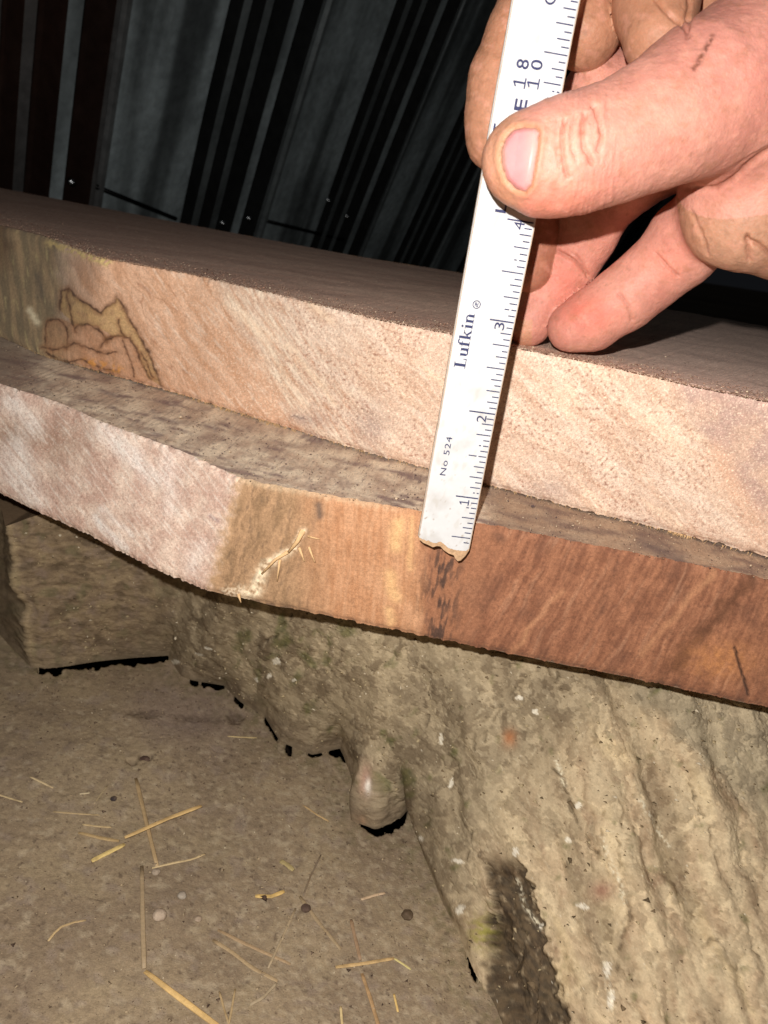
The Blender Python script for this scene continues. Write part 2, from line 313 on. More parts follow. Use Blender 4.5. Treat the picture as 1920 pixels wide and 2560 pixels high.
    R_ = mix(R_, C(84,76,72), .7*np.exp(-(pdist(x, y, [(797,1262),(800,1290)])/9)**2))
    # pale torn fibre track
    tr = np.exp(-(pdist(wx*.3+x*.7, wy*.3+y*.7, [(756,1328),(738,1366),(694,1392),(660,1412),(650,1440),(636,1480),(610,1488)])/(8+9*sm(1360, 1470, y)))**2)*sm(-.6,.3,fbm(x/14,y/14,2,3))
    R_ = mix(R_, C(250,230,196), tr)
    R_ = mix(R_, C(240,220,190), .8*np.exp(-(pdist(x, y, [(600,1480),(560,1485)])/14)**2)*sm(-.3,.3,noise(x/7,y/7,3)))
    ex = np.interp(y, [1190, 1480], [596, 515])+12*fbm(x/30, y/30, 8, 3)
    R_ = mix(R_, C(206,170,132), .4*np.exp(-((x-ex-8)/14)**2))
    R_ = mix(R_, C(216,190,156), .45*sm(.05, .0, v+.03*noise(x/15, 1.))*sm(1060, 900, x))
    return mix(L_, R_, sm(-22, 22, x-ex+18*fbm(x/14, y/20, 3, 3)))
def lower_top(x, y, P):
    a = streak(x, y, 13, 1/18., 7, 2); b = fbm(x/70, y/35, 4, 3)
    c = mix(C(226,208,182), C(186,162,140), sm(-.35, .35, b)); c = mix(c, C(108,86,88), .7*sm(.33, .45, streak(x, y, 13, 1/5., 4, 44, 3))); c = mix(c, C(118,96,94), .85*sm(.05, .35, a)); c = mix(c, C(150,126,112), .6*sm(.05, .35, fbm(x/60, y/24, 141, 4))); c = mix(c, C(230,216,192), .5*sm(.1, .5, streak(x, y, 13, 1/9., 6, 9)))
    c = mix(c, C(80,64,66), .8*sm(.42, .55, fbm(x/14, y/8, 12, 3)))
    k = sm(1180, 1260, x); c = mix(c, mix(C(158,130,104), C(120,96,80), sm(-.3, .3, a)), .8*k)
    c = mix(c, C(86,72,72), .6*np.exp(-(pdist(x, y, [(1600,1350),(1700,1400)])/13)**2))
    c = mix(c, C(118,94,78), sm(150, -30, x-.3*(y-900))*.8)
    return c
XB = [-2000, -437, -212, -46, 32, 187, 246, 900]
def back_upper(T):
    x = np.array([T[0, 0]-.05, -.437, -.213, -.046, .032, .187, .246, .6]); yy = np.array([.88, .819, .691, .607, .60, .55, .53, .45])
    sc = T[:, 0]; s2 = (sc-sc[0])/(sc[-1]-sc[0]); X = -.6+s2*1.0
    return np.c_[X, np.interp(X, x[1:], yy[1:]), np.full(len(X), htop)]
def back_lower(T): return np.c_[T[:, 0]+.02, T[:, 1]+.33, np.full(len(T), hmid-.0002)]
up = slab('wood_slab', UP, htop, hmid, 1150, 190, back_upper, upper_face, upper_top, 61, 3, 90)
tag(up, 'thick pale pink sawn slab with black spalted lines, upper one of the two, ruler held against it', 'wood slab')
def crk(x, y): return -.0012*np.exp(-(pdist(x, y, [(1838,1622),(1848,1660),(1862,1705),(1872,1740)])/3)**2)
lo = slab('wood_slab.001', LP, hmid-.0013, hbot, 1150, 170, back_lower, lower_face, lower_top, 17, 8, 90, crk)
tag(lo, 'lower sawn slab with orange brown heartwood edge and bevelled pink corner, resting on the stump', 'wood slab')
# torn splinters and fibres sticking out of the slabs
def bar(bm, pts, w0, w1, nrm, th=.5, sides=6):
    """tapered flattened tube along world points"""
    n = len(pts); prev = None
    for i, p in enumerate(pts):
        p = Vector(p); t = (Vector(pts[min(i+1, n-1)])-Vector(pts[max(i-1, 0)])).normalized(); nn = Vector(nrm); a = t.cross(nn).normalized(); b = a.cross(t)
        ww = w0+(w1-w0)*i/(n-1)
        ring = [bm.verts.new(p+a*ww*cos(2*pi*k/sides)+b*ww*th*sin(2*pi*k/sides)) for k in range(sides)]
        if prev:
            for k in range(sides): bm.faces.new((prev[k], prev[(k+1) % sides], ring[(k+1) % sides], ring[k]))
        else: bm.faces.new(ring[::-1])
        prev = ring
    bm.faces.new(prev)
def bmobj(name, bm, mat, parent=None, smooth=True):
    bmesh.ops.recalc_face_normals(bm, faces=bm.faces)
    me = bpy.data.meshes.new(name); bm.to_mesh(me); bm.free(); me.materials.append(mat)
    if smooth:
        for p in me.polygons: p.use_smooth = True
    o = bpy.data.objects.new(name, me); COL.objects.link(o)
    if parent: own(o, parent)
    return o
def on_low(x, y, lift=.0006):                     # point of the lower slab's long face
    Y = np.interp(x, [512, 1000, 1920], [.243, .233, .221]); P = ony(x, y, Y); return tuple(P-np.array([0, lift, 0]))
fn = (0, -1, .1)
for pts, w0, w1 in (([(758,1325),(745,1350),(722,1378)], .0016, .0009), ([(748,1368),(762,1400)], .0009, .0004), ([(772,1366),(788,1402)], .0008, .0004), ([(722,1378),(690,1396),(655,1432)], .001, .0006),
                    ([(770,1340),(800,1345)], .0007, .0002), ([(700,1398),(694,1450)], .0008, .0003), ([(596,1484),(604,1503)], .0010, .0003)):
    bm = bmesh.new(); bar(bm, [on_low(x, y, .0003+.0007*(i > 0)) for i, (x, y) in enumerate(pts)], w0*.7, w1*.5, fn, .5); bmobj('splinter', bm, M_splint, lo)
bm = bmesh.new()
for k in range(420):                              # hair-fine fibres along the sawn lower arrises
    if k < 260: x = rng.uniform(60, 1000); pr, z = UP, hmid
    else: x = rng.uniform(1000, 1960); pr, z = UP, hmid
    if rng.random() < .15: x = rng.normal(1700, 25)
    elif rng.random() < .25: x = rng.normal(600, 90)
    y = np.interp(x, [b[0] for a, b in pr], [b[1] for a, b in pr]); P = onz(x, y-2, z)+np.array([0, -.0003, 0])
    l = rng.uniform(.0006, .0024)*(1.7 if 480 < x < 760 else .7); e = P+np.array([rng.normal(0, l*.5), -rng.uniform(0, .4)*l, -l*.9])
    bar(bm, [tuple(P), tuple((P+e)/2+rng.normal(0, .0001, 3)), tuple(e)], rng.uniform(.00008, .00018), .00004, (0, -1, 0), 1, 3)
o = bmobj('fibre', bm, M_splint, up); o['kind'] = 'stuff'
# ------------------------------------------------------------------ stump
def slabpt(x, back=.03, drop=.0):
    y = np.interp(x, [b[0] for a, b in LP], [b[1] for a, b in LP]); P = onz(x, y, hbot); return P+np.array([0, back, -drop])
CT = [((70,1668),None), ((110,1674),None), ((160,1668),None), ((240,1655),250), ((330,1646),340), ((420,1640),420), ((452,1690),480), ((480,1702),520), ((560,1715),600), ((600,1755),660), ((660,1790),720), ((700,1856),780), ((780,1888),840), ((850,1872),880), ((884,1950),915),
      ((880,2050),935), ((940,2070),960), ((1000,2036),990), ((1024,2000),1015), ((1050,2110),1060), ((1105,2250),1130), ((1150,2340),1200), ((1182,2425),1270), ((1235,2520),1360), ((1310,2700),1500), ((1600,3050),1650), ((2100,3250),1830), ((2800,3200),2000), ((3400,2500),2250)]
base = np.array([onz(a[0], a[1], 0.) for a, b in CT])
def topof(i):
    (a, b) = CT[i]
    if b is not None:
        P = slabpt(b, .036)
        if b <= 520: P[1] = max(P[1], np.interp(b, [250, 340, 420, 480, 520], [.336, .326, .312, .296, .28]))
        return P
    Y = base[i][1]
    return {0: ony(13, 1316, Y), 1: ony(60, 1299, Y), 2: ony(100, 1286, Y)}[i]
top = np.array([topof(i) for i in range(len(CT))])
# the side of the squared block at the left runs away behind its corner
b0 = onz(-10, 1575, 0.); side_b = np.array([base[0]+(b0-base[0])*k for k in (3.2, 1.6, .6)]); side_t = side_b.copy(); side_t[:, 2] = top[0][2]
base = np.concatenate([side_b, base]); top = np.concatenate([side_t, top])
ns = len(base); seg = np.r_[0, np.cumsum(np.linalg.norm(np.diff(base, axis=0), axis=1)*.6+np.linalg.norm(np.diff(top, axis=0), axis=1)*.4)]
NU, NV = 940, 540
mx_, my_, _z = pix(top*.55+base*.45); vis = (mx_ > -250) & (mx_ < 2500); wseg = np.hypot(np.diff(mx_), np.diff(my_))*np.where(vis[1:] | vis[:-1], 1, .02)+4
cw = np.r_[0, np.cumsum(wseg)]; uu = np.interp(np.linspace(0, cw[-1], NU), cw, seg)
Bc = np.stack([np.interp(uu, seg, base[:, k]) for k in range(3)], -1); Tc = np.stack([np.interp(uu, seg, top[:, k]) for k in range(3)], -1)
vv = np.linspace(0, 1, NV)
blockness = sm(seg[9], seg[6], uu)                 # 1 on the flat-faced block at the left
knee = 1+.75*(1-blockness)*sm(seg[8], seg[24], uu)
hx = vv[None, :]**knee[:, None]
kg = np.exp(-np.linspace(-2, 2, 141)**2); kg /= kg.sum(); Bs = np.stack([np.convolve(np.pad(Bc[:, k], 70, mode='edge'), kg, 'valid') for k in range(3)], -1); Bs = Bs+(Bc-Bs)*blockness[:, None]
Ps = Tc[:, None]+(Bs-Tc)[:, None]*np.stack([hx, hx, np.broadcast_to(vv, hx.shape)], -1)+(Bc-Bs)[:, None]*(sm(.62, 1, vv)**1.3)[None, :, None]
N = normals(Ps); N *= np.sign((N*(O-Ps)).sum(-1).mean())
x, y, Z = pix(Ps); X3, Y3, Z3 = Ps[..., 0], Ps[..., 1], Ps[..., 2]
rough = .18+.82*(1-blockness)[:, None]
g1 = fbm(X3*22, Y3*22, Z3*22, 4); 
su = (x-1150)*cos(radians(20))-(y-1500)*sin(radians(20)); su = su+30*fbm(x/140, y/140, 5, 3)    # across the root's ridges
rid = fbm(su/120, (x+y)/900, 3, 2); rid2 = fbm(su/42, (x*.35+y)/300, 9, 2)
rootm = sm(900, 1250, x+.1*(y-1500))
lu = (x-1150)*sin(radians(20))+(y-1500)*cos(radians(20)); lu = np.where(rootm > 2, lu, lu)
f1, fe, cid = cells(su/36+1.0*fbm(x/34, y/34, 1, 4), lu/62+1.0*fbm(x/34, y/34, 2, 4), 1)
f1b, feb, cidb = cells(su/15+1.*fbm(x/14, y/14, 4, 3), lu/22+1.*fbm(x/14, y/14, 6, 3), 2)
dsp = .0026*g1*rough+.0012*fbm(X3*90, Y3*90, Z3*90, 4)*rough*(1-.6*rootm)+.0002*fbm(x/9, y/9, 77, 3)
dsp = dsp+(.0080*rid+.0010*rid2)*rootm+.0008*(cid-.5)*rough*sm(0, .1, fe)+.0004*(cidb-.5)*rough*sm(0,.06,feb)
dsp += (.0016*fbm(x/60, y/40, 4, 4)+.0004*fbm(x/14, y/9, 14, 3))*blockness[:, None]
crack = np.zeros_like(x)
for pts, wd in (([(1180,2080),(1168,2150)],3), ([(1355,1870),(1410,1960),(1440,2050),(1480,2120),(1548,2190)],2.6), ([(1568,2230),(1575,2300),(1552,2350),(1545,2420)],4), ([(1765,2370),(1780,2345),(1800,2352)],3.5), ([(1065,1790),(1050,1850),(1070,1880)],3.2), ([(1195,1830),(1190,1870)],2.5),
                ([(1548,2000),(1560,2020),(1545,2090),(1550,2230)],2), ([(1395,1680),(1390,1740)],2.4), ([(1240,1790),(1215,1850)],2.2), ([(1290,1720),(1240,1790)],2.), ([(1720,1960),(1760,2050),(1800,2200)],2.4), ([(730,1540),(690,1590),(640,1620)],2.5), ([(1510,2030),(1500,2110),(1520,2160)],2.)):
    crack = np.maximum(crack, np.exp(-(pdist(x+7*noise(y/17, x/40), y+5*noise(x/15, y/40, 3), pts)/(wd*1.1))**2))
dsp -= .0014*crack*sm(-.35, .15, fbm(x/22, y/30, 131, 2))
knob = np.exp(-(((x-955)/70)**2+((y-1985)/80)**2)**1.3); kd = .0035*knob
ty = np.interp(y, [2150, 2330, 2560, 2800], [48, 70, 108, 130]); trench = sm(ty*1.1, ty*.85, np.abs(x+34*fbm(x/38, y/38, 97, 4)-np.interp(y, [2150, 2330, 2560, 2800], [1262, 1286, 1312, 1400])))*sm(2130, 2190, y); trench = trench*(.9+.3*fbm(x/40, y/40, 3, 3))
dsp -= .006*trench
dsp *= (sm(0, .05, vv)[None]*.85+.15)*np.maximum(sm(1., .93, vv)[None]*.85+.15, knob*.9); dsp = dsp+kd+.0012*knob*fbm(x/16, y/16, 95, 3)
Ps = Ps+N*dsp[..., None]; cz = np.exp(-((uu-seg[3])/.012)**2)[:, None]*fbm(0*X3+3.3, Z3*70, 5, 4); Ps[..., 0] += .0045*cz; Ps[..., 1] += .003*cz
# gaps at the stump's foot, with a deep pit added behind so they stay black
gapx = [(-400,0),(88,0),(96,12),(150,16),(165,5),(185,10),(260,20),(300,9),(330,20),(418,14),(424,0),(470,0),(478,16),(505,30),(520,7),(545,24),(562,6),(567,0),(571,20),(604,22),(612,0),(640,3),(650,14),(690,20),(697,6),(704,30),(722,52),(738,4),(745,3),(760,0),(782,10),(815,10),(845,34),(865,10),(875,2),(893,0),(902,6),(940,26),(985,38),(1014,40),(1024,12),(1030,0),(1168,0),(1176,14),(1188,22),(1200,0),(4000,0)]
bx, by, _ = pix(Bc)
gap = np.interp(bx, [a for a, b in gapx], [b for a, b in gapx])*(.85+.28*noise(uu*700, 0)+.7*noise(uu*260, 5.)*(bx < 425)); gap = np.where((bx > 425) & (bx < 880), gap*.7*sm(-.35, .0, noise(uu*210, 3.)), gap)
gap = np.where((bx < 60) | (gap < 0), 0, gap)
nog = (gap < 2.5)
Ps[:, -1, 2] = np.where(nog, -.012, .0005+.0012*fbm(uu*700, 0*uu, 2, 3))
Ps[:, -2, 2] = np.where(nog, -.004, Ps[:, -2, 2])
# colours
st = mix(C(148,130,104), C(116,100,80), sm(-.35, .35, fbm(X3*26, Y3*26, Z3*26+3, 4)))

tanp = sm(1220, 1560, x+.62*(y-1900))*sm(1680, 1880, y+.15*(x-1400)+50*fbm(x/90, y/90, 3, 3))
st = mix(st, mix(C(222,198,160), C(194,164,130), sm(-.3, .35, fbm(x/90+.4*su/60, y/130, 6, 4))), .85*tanp*sm(-.6, .1, rid2+.3))
st = mix(st, C(214,188,142), .6*tanp*sm(.1, .45, fbm(su/70, y/260, 12, 3)))
st = mix(st, C(150,112,88), .55*tanp*sm(.2, .45, fbm(x/60, y/80, 16, 4)))
st = mix(st, C(120,102,80), .6*sm(.02, .35, -rid)*rootm); st = mix(st, C(222,200,162), .45*sm(.05, .4, rid)*tanp)
st = mix(st, C(138,128,108), .8*sm(40, -40, (y-1650)-.9*(x-1480)+60*fbm(x/80, y/80, 2, 3))*rootm*sm(1300,1500,x))
st = mix(st, mix(C(214,196,160), C(104,92,72), sm(.1, .9, cid)), (.30*rough)*sm(-.02, .05, fe)); st = mix(st, mix(C(218,200,166), C(112,98,78), sm(.1, .9, cidb)), (.2*rough)*sm(-.02, .05, feb))
st = mix(st, C(214,198,166), .3*sm(.28, .42, fbm(su/13, lu/24, 81, 4))*rough); st = mix(st, C(96,84,68), .35*sm(.30, .44, fbm(su/12, lu/26, 84, 4))*rough)
moss = sm(.0, .35, fbm(x/55, y/60, 31, 4)+.28*np.exp(-((x-690)/170)**2-((y-1640)/120)**2)+.42*np.exp(-((x-980)/70)**2-((y-1960)/110)**2)+.2*np.exp(-((x-930)/160)**2-((y-1580)/40)**2)-.26)*(1-blockness)[:, None]
st = mix(st, mix(C(98,100,52), C(70,78,42), sm(-.2, .3, fbm(x/12, y/12, 3, 3))), .62*moss)
st = mix(st, C(150,144,60), .8*np.exp(-((x-1205)/26)**2-((y-2330)/42)**2)*sm(-.4, .2, fbm(x/14, y/14, 3, 3)))
st = mix(st, mix(C(84,68,50), C(50,40,32), sm(-.3, .3, fbm(x/18, y/18, 5, 3))), .9*np.clip(trench*1.3*sm(-.9, .0, fbm(x/22, y/26, 98, 3)), 0, 1))
st = mix(st, C(62,50,36), .6*crack*sm(-.35, .15, fbm(x/22, y/30, 131, 2)))
bl = mix(C(150,130,102), C(118,100,80), sm(-.4, .45, streak(x+14*noise(x/40,y/40,1), y+14*noise(x/40,y/40,2), -4, 1/22., 3.5, 6))); bl = mix(bl, C(136,118,106), .5*sm(.0, .4, fbm(x/40, y/40, 99, 3))); bl = mix(bl, C(84,70,54), .7*sm(.05, .35, fbm(x/46, y/28, 3, 4))); bl = mix(bl, C(96,98,66), .4*sm(.1, .4, fbm(x/50, y/50, 151, 3))); bl = mix(bl, C(176,154,120), .35*sm(.2, .5, fbm(x/26, y/18, 8, 3)))
st = mix(st, bl, blockness[:, None]*.85)
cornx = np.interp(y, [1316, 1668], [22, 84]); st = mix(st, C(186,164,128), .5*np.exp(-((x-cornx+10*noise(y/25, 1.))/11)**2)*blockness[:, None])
st = mix(st, C(112,98,78), sm(4, -10, x-cornx)[...]*blockness[:, None]*.6)  # shadowed side of the block, its shade put into the colour
st = mix(st, C(206,160,140), .7*np.exp(-((x-918)/17)**2-((y-1950)/38)**2)); st = mix(st, C(250,240,225), np.exp(-((x-925)/8)**2-((y-1962)/17)**2)); st = mix(st, C(210,158,122), .8*np.exp(-((x-905)/20)**2-((y-2048)/20)**2))
st = mix(st, C(176,112,70), .7*np.exp(-((x-1275)/16)**2-((y-1845)/22)**2)); st = mix(st, C(140,84,72), .6*np.exp(-((x-1505)/28)**2-((y-2225)/24)**2))
st = mix(st, C(232,222,200), .75*sm(.50, .62, fbm(x/11, y/13, 41, 3))*sm(.1,.3,fbm(x/60,y/80,12,2)+.1)*(1-blockness)[:, None])
for pts in ([(1505,2100),(1520,2150),(1545,2200),(1560,2260)], [(1390,1900),(1410,1960)], [(1510,2400),(1520,2450),(1530,2520)], [(1285,2200),(1300,2260),(1345,2320)], [(1600,2000),(1640,2060),(1680,2110)]):
    st = mix(st, C(226,216,188), .85*np.exp(-(pdist(x, y, pts)/6)**2)*sm(-.2, .3, noise(x/9, y/9, 1)+.5*noise(x/4, y/6, 2)))
foot = sm(.80, .98, vv[None]+.12*fbm(x/40, y/40, 133, 3))*sm(1150, 1000, x)*(1-.5*blockness[:, None]); st = mix(st, mix(C(150,132,108), C(128,112,92), sm(-.3, .3, fbm(x/30, y/30, 134, 3))), .85*foot)
for cx_, cy_, a_, b_ in ((1095,1850,7,16),(1120,1960,6,14),(1148,2152,14,6),(1160,2275,8,12),(1345,2310,9,9),(1455,2262,16,8),(1418,2096,8,8),(1446,2013,9,9),(1338,1780,8,7),(1298,1746,9,6),(1518,2420,11,20),(1528,2500,8,26),(1297,2132,10,12),(1060,2095,8,6),(690,1656,11,9),(640,1700,7,5),(672,1690,6,6),(735,1700,6,5),(500,1636,12,4),(440,1655,12,6),(520,1620,9,4)):
    r_ = ((x-cx_)*.97+(y-cy_)*.2)**2/a_**2+((y-cy_)*.97-(x-cx_)*.2)**2/b_**2; st = mix(st, C(240,232,212), .75*sm(1.2, .4, r_+1.6*fbm(x/7, y/7, cx_, 3)))
# cap: the stump's top, running back under the slabs
nc = 24; tc = np.linspace(0, 1, nc)**1.5
dirb = np.stack([np.interp(uu, [seg[0], seg[3], seg[12], seg[-1]], [.0, .02, 0, -.25]), np.full(NU, .3), np.zeros(NU)], -1)
Cp = Ps[:, 0][:, None]+dirb[:, None]*tc[None, :, None]
V = np.concatenate([Ps.reshape(-1, 3), Cp.reshape(-1, 3)]); cc = np.concatenate([st.reshape(-1, 3), np.broadcast_to(C(120,100,78), Cp.shape).reshape(-1, 3)])
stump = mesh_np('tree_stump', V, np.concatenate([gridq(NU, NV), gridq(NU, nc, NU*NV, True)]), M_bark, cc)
tag(stump, 'weathered grey brown tree stump with mossy flaking bark and spreading root under the slabs', 'tree stump')
# ------------------------------------------------------------------ ground
gx = np.r_[np.linspace(-6, -.45, 24)[:-1], np.linspace(-.45, -.19, 60)[:-1], np.linspace(-.19, .11, 430), np.linspace(.11, .5, 40)[1:], np.linspace(.5, 6, 24)[1:]]
gy = np.r_[np.linspace(-4, .08, 24)[:-1], np.linspace(.08, .40, 460), np.linspace(.40, 1., 60)[1:], np.linspace(1., 8, 30)[1:]]
GX, GY = np.meshgrid(gx, gy, indexing='ij'); P0 = np.stack([GX, GY, 0*GX], -1)
near = sm(1.2, .5, np.hypot(GX, GY))
pf = rays(np.zeros(1), np.zeros(1)); x, y, Z = pix(P0); ok = Z > .05; x = np.where(ok, x, 0); y = np.where(ok, y, 5000)
gz = .004*fbm(GX*9, GY*9, 1, 3)+.0007*fbm(GX*60, GY*60, 4, 3)+.0003*fbm(GX*600, GY*600, 2, 2)
dcon = pdist(GX, GY, [tuple(p[:2]) for p in Bc[::12]]); gz = gz*sm(-.002, .05, dcon)+.0035*np.exp(-(dcon/.012)**2)*0+.0005*fbm(GX*230, GY*230, 4, 3)*sm(-.2,.3,fbm(GX*30,GY*30,9,2))
for (cx, cy, rx, ry, dz) in ((365,1785,38,13,.0010), (330,1782,16,8,.0006), (470,1795,40,13,.0005), (530,1795,32,14,.0004), (362,1896,17,8,.003), (330,1908,13,8,.003), (590,1790,22,20,.002), (700,1800,30,20,.0), (890,1880,10,5,.001)):
    gz = gz-dz*np.exp(-(((x-cx+6*noise(x/14,y/14))/rx)**2+((y-cy+4*noise(x/14,y/14,4))/ry)**2)**2)
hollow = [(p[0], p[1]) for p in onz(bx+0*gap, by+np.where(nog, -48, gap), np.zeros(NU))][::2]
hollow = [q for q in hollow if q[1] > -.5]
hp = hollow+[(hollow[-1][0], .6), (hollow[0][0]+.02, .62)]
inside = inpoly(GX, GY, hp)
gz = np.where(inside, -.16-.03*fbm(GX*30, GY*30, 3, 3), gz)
gc = mix(C(160,141,114), C(140,122,100), sm(-.4, .4, fbm(GX*18, GY*18, 2, 4))); gc = mix(gc, C(118,102,86), .4*sm(.05, .4, fbm(GX*140, GY*140, 6, 3))); gc = mix(gc, C(200,184,156), .35*sm(.1, .45, fbm(GX*200, GY*200, 16, 3))); gc = mix(gc, C(164,146,116), .4*sm(.0, .4, fbm(GX*45, GY*45, 8, 4)))
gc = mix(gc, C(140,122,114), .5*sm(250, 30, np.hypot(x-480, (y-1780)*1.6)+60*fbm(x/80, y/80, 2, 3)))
gc = mix(gc, C(150,134,122), .35*sm(.1, .4, fbm(x/60, y/40, 22, 4)))
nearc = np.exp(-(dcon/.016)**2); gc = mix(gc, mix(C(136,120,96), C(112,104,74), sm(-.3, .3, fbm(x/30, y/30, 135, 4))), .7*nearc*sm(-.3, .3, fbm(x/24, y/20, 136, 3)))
gc = mix(gc, C(176,160,134), .45*sm(.14, .24, fbm(x/20, y/13, 5, 4))*sm(400, 800, x+.2*y-300)); gc = mix(gc, C(118,102,86), .3*sm(.16, .26, fbm(x/16, y/11, 55, 4))); gc = mix(gc, C(84,66,56), .75*sm(.46, .56, fbm(x/13, y/10, 15, 3)))
gc = mix(gc, C(74,60,52), .5*sm(.42, .5, fbm(GX*330, GY*330, 25, 2)))
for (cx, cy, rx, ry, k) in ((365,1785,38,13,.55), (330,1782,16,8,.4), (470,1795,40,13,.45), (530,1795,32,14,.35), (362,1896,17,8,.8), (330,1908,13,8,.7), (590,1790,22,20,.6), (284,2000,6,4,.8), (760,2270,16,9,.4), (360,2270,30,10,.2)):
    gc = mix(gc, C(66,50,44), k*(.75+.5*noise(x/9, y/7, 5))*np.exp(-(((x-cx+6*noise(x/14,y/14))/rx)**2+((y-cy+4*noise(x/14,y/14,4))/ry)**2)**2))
for (cx, cy, r0) in ((205,1910,52), (212,1855,30), (205,1895,44)):       # faint ring pressed in the dirt
    rr = np.abs(np.hypot((x-cx), (y-cy)*1.5)-r0); gc = mix(gc, C(172,152,120), .3*np.exp(-(rr/3)**2)*sm(-.2, .2, noise(x/30, y/30, 8)))
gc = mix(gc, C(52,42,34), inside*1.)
gP = np.stack([GX, GY, gz], -1)
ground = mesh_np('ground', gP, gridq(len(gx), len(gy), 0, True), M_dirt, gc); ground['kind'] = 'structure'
def gpt(x, y, lift=.0): P = onz(x, y, 0.004*0+lift); P[2] = lift; return P
def gheight(x, y):                                # height of the soil at a world point
    i = np.clip(np.searchsorted(gx, x), 1, len(gx)-1); j = np.clip(np.searchsorted(gy, y), 1, len(gy)-1)
    return float(max(gz[i-1, j-1], gz[i, j-1], gz[i-1, j], gz[i, j]))
# ------------------------------------------------------------------ metal sheets behind
wall = empty('corrugated_wall', (-.338, .9, 0), 'dark leaning wall of ribbed grey metal sheets behind the slabs', 'metal wall')
rib = WM@(np.array([-1110, 1920, 1900.])/np.linalg.norm([1110, 1920, 1900])); rib = -rib      # up along the ribs
u0 = at(246, 400, .9); u1 = at(694, 400, .9*1.257); ud = u1-u0; ud -= ud.dot(rib)*rib; per = np.linalg.norm(ud); ud /= per
wn = np.cross(ud, rib); wn *= np.sign(wn.dot(O-u0))
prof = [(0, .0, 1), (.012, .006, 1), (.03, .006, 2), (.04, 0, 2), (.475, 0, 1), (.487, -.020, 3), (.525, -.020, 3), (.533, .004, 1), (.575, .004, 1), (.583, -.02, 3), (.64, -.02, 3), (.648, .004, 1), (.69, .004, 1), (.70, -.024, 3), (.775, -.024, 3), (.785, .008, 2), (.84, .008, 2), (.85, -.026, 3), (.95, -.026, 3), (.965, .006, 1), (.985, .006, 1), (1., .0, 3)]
pc = {1: C(146,156,158), 2: C(206,222,226), 3: C(46,48,48)}  # bright ribs and dark valleys: glint and shade put into the sheet colour
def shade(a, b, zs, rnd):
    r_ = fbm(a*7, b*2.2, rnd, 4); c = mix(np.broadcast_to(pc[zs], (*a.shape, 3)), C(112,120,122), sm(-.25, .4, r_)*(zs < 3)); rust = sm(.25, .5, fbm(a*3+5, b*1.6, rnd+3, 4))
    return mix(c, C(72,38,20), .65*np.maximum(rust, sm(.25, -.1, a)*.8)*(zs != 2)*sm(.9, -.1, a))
for sh in range(-2, 9):
    V = []; cc = []; Q = []; off = 0; L_ = np.linspace(-1.7, 1.6, 60)
    dz = .0015*(sh % 2)
    sheet_part = empty if 0 else None
    for (a0, z0, m0), (a1, z1, m1) in zip(prof[:-1], prof[1:]):
        na = 2 if a1-a0 < .2 else 40
        aa, ll = np.meshgrid(np.linspace(a0, a1, na), L_, indexing='ij'); zz = z0+(z1-z0)*(aa-a0)/(a1-a0)+dz+.0012*noise(aa*5+sh, ll*3)
        if na == 40: zz = zz+.004*fbm(aa*3+sh*5, ll*2, 1, 2)
        P = u0+(aa[..., None]+sh)*per*ud+ll[..., None]*rib+zz[..., None]*wn
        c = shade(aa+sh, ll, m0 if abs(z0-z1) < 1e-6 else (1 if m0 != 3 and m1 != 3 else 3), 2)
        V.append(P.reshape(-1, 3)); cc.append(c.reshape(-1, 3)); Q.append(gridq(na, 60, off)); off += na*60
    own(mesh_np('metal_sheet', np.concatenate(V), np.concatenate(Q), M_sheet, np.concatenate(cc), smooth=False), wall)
M_screw = material('screw_metal', .25, .5, base=(.75, .78, .8), attr=False, grain=None, bump=None, metal=1.)
def wall_at(px_, py_, lift):
    v = rays(np.array([px_]), np.array([py_]))[0]; t = ((u0+wn*lift-O)@wn)/(v@wn); return O+v*t
for (px_, py_) in ((178, 454), (621, 545), (556, 557), (820, 500), (866, 540)):
    bm = bmesh.new(); P = wall_at(px_, py_, .012 if px_ != 178 else .01)
    q = Vector((0, 0, 1)).rotation_difference(Vector(wn)).to_matrix().to_4x4()
    bmesh.ops.create_cone(bm, cap_ends=True, segments=6, radius1=.0045, radius2=.0038, depth=.005, matrix=Matrix.Translation(Vector(P))@q)
    bmesh.ops.create_uvsphere(bm, u_segments=10, v_segments=6, radius=.0032, matrix=Matrix.Translation(Vector(P+wn*.002)))
    bmobj('screw', bm, M_screw, wall)
# a lap line near the foot of the sheets
for a, b in (((231, 463), (441, 548)), ((664, 552), (860, 600))):
    bm = bmesh.new(); bar(bm, [tuple(wall_at(*a, .004)), tuple(wall_at(*b, .004))], .003, .003, tuple(wn), .5, 4); bmobj('lap_strip', bm, M_sheet, wall)
# ------------------------------------------------------------------ folding rule
RB = at(1113, 1345, .245); RT = at(1367, 0, .245*.79)
ax = RT-RB; ax /= np.linalg.norm(ax)
wd = WM@np.array([1., .06, .06]); wd -= wd.dot(ax)*ax; wd /= np.linalg.norm(wd); rn = np.cross(wd, ax); rn *= np.sign(rn.dot(O-RB))
def rab(x, y):
    v = rays(np.array([float(x)]), np.array([float(y)]))[0]; t = ((RB-O)@rn)/(v@rn); q = O+v*t-RB; return q@ax, q@wd
ruler = empty('folding_rule', tuple(RB), 'worn white folding rule with blue markings standing against the slabs, held by the hand', 'ruler')
lefts = [(1285,-2),(1264,100),(1243,200),(1220,330),(1204,450),(1177,600),(1153,722),(1131,846),(1117,930),(1106,1003),(1097,1062),(1093,1072),(1086,1100),(1073,1180),(1061,1261),(1052,1310),(1046,1342),(1047,1347)]
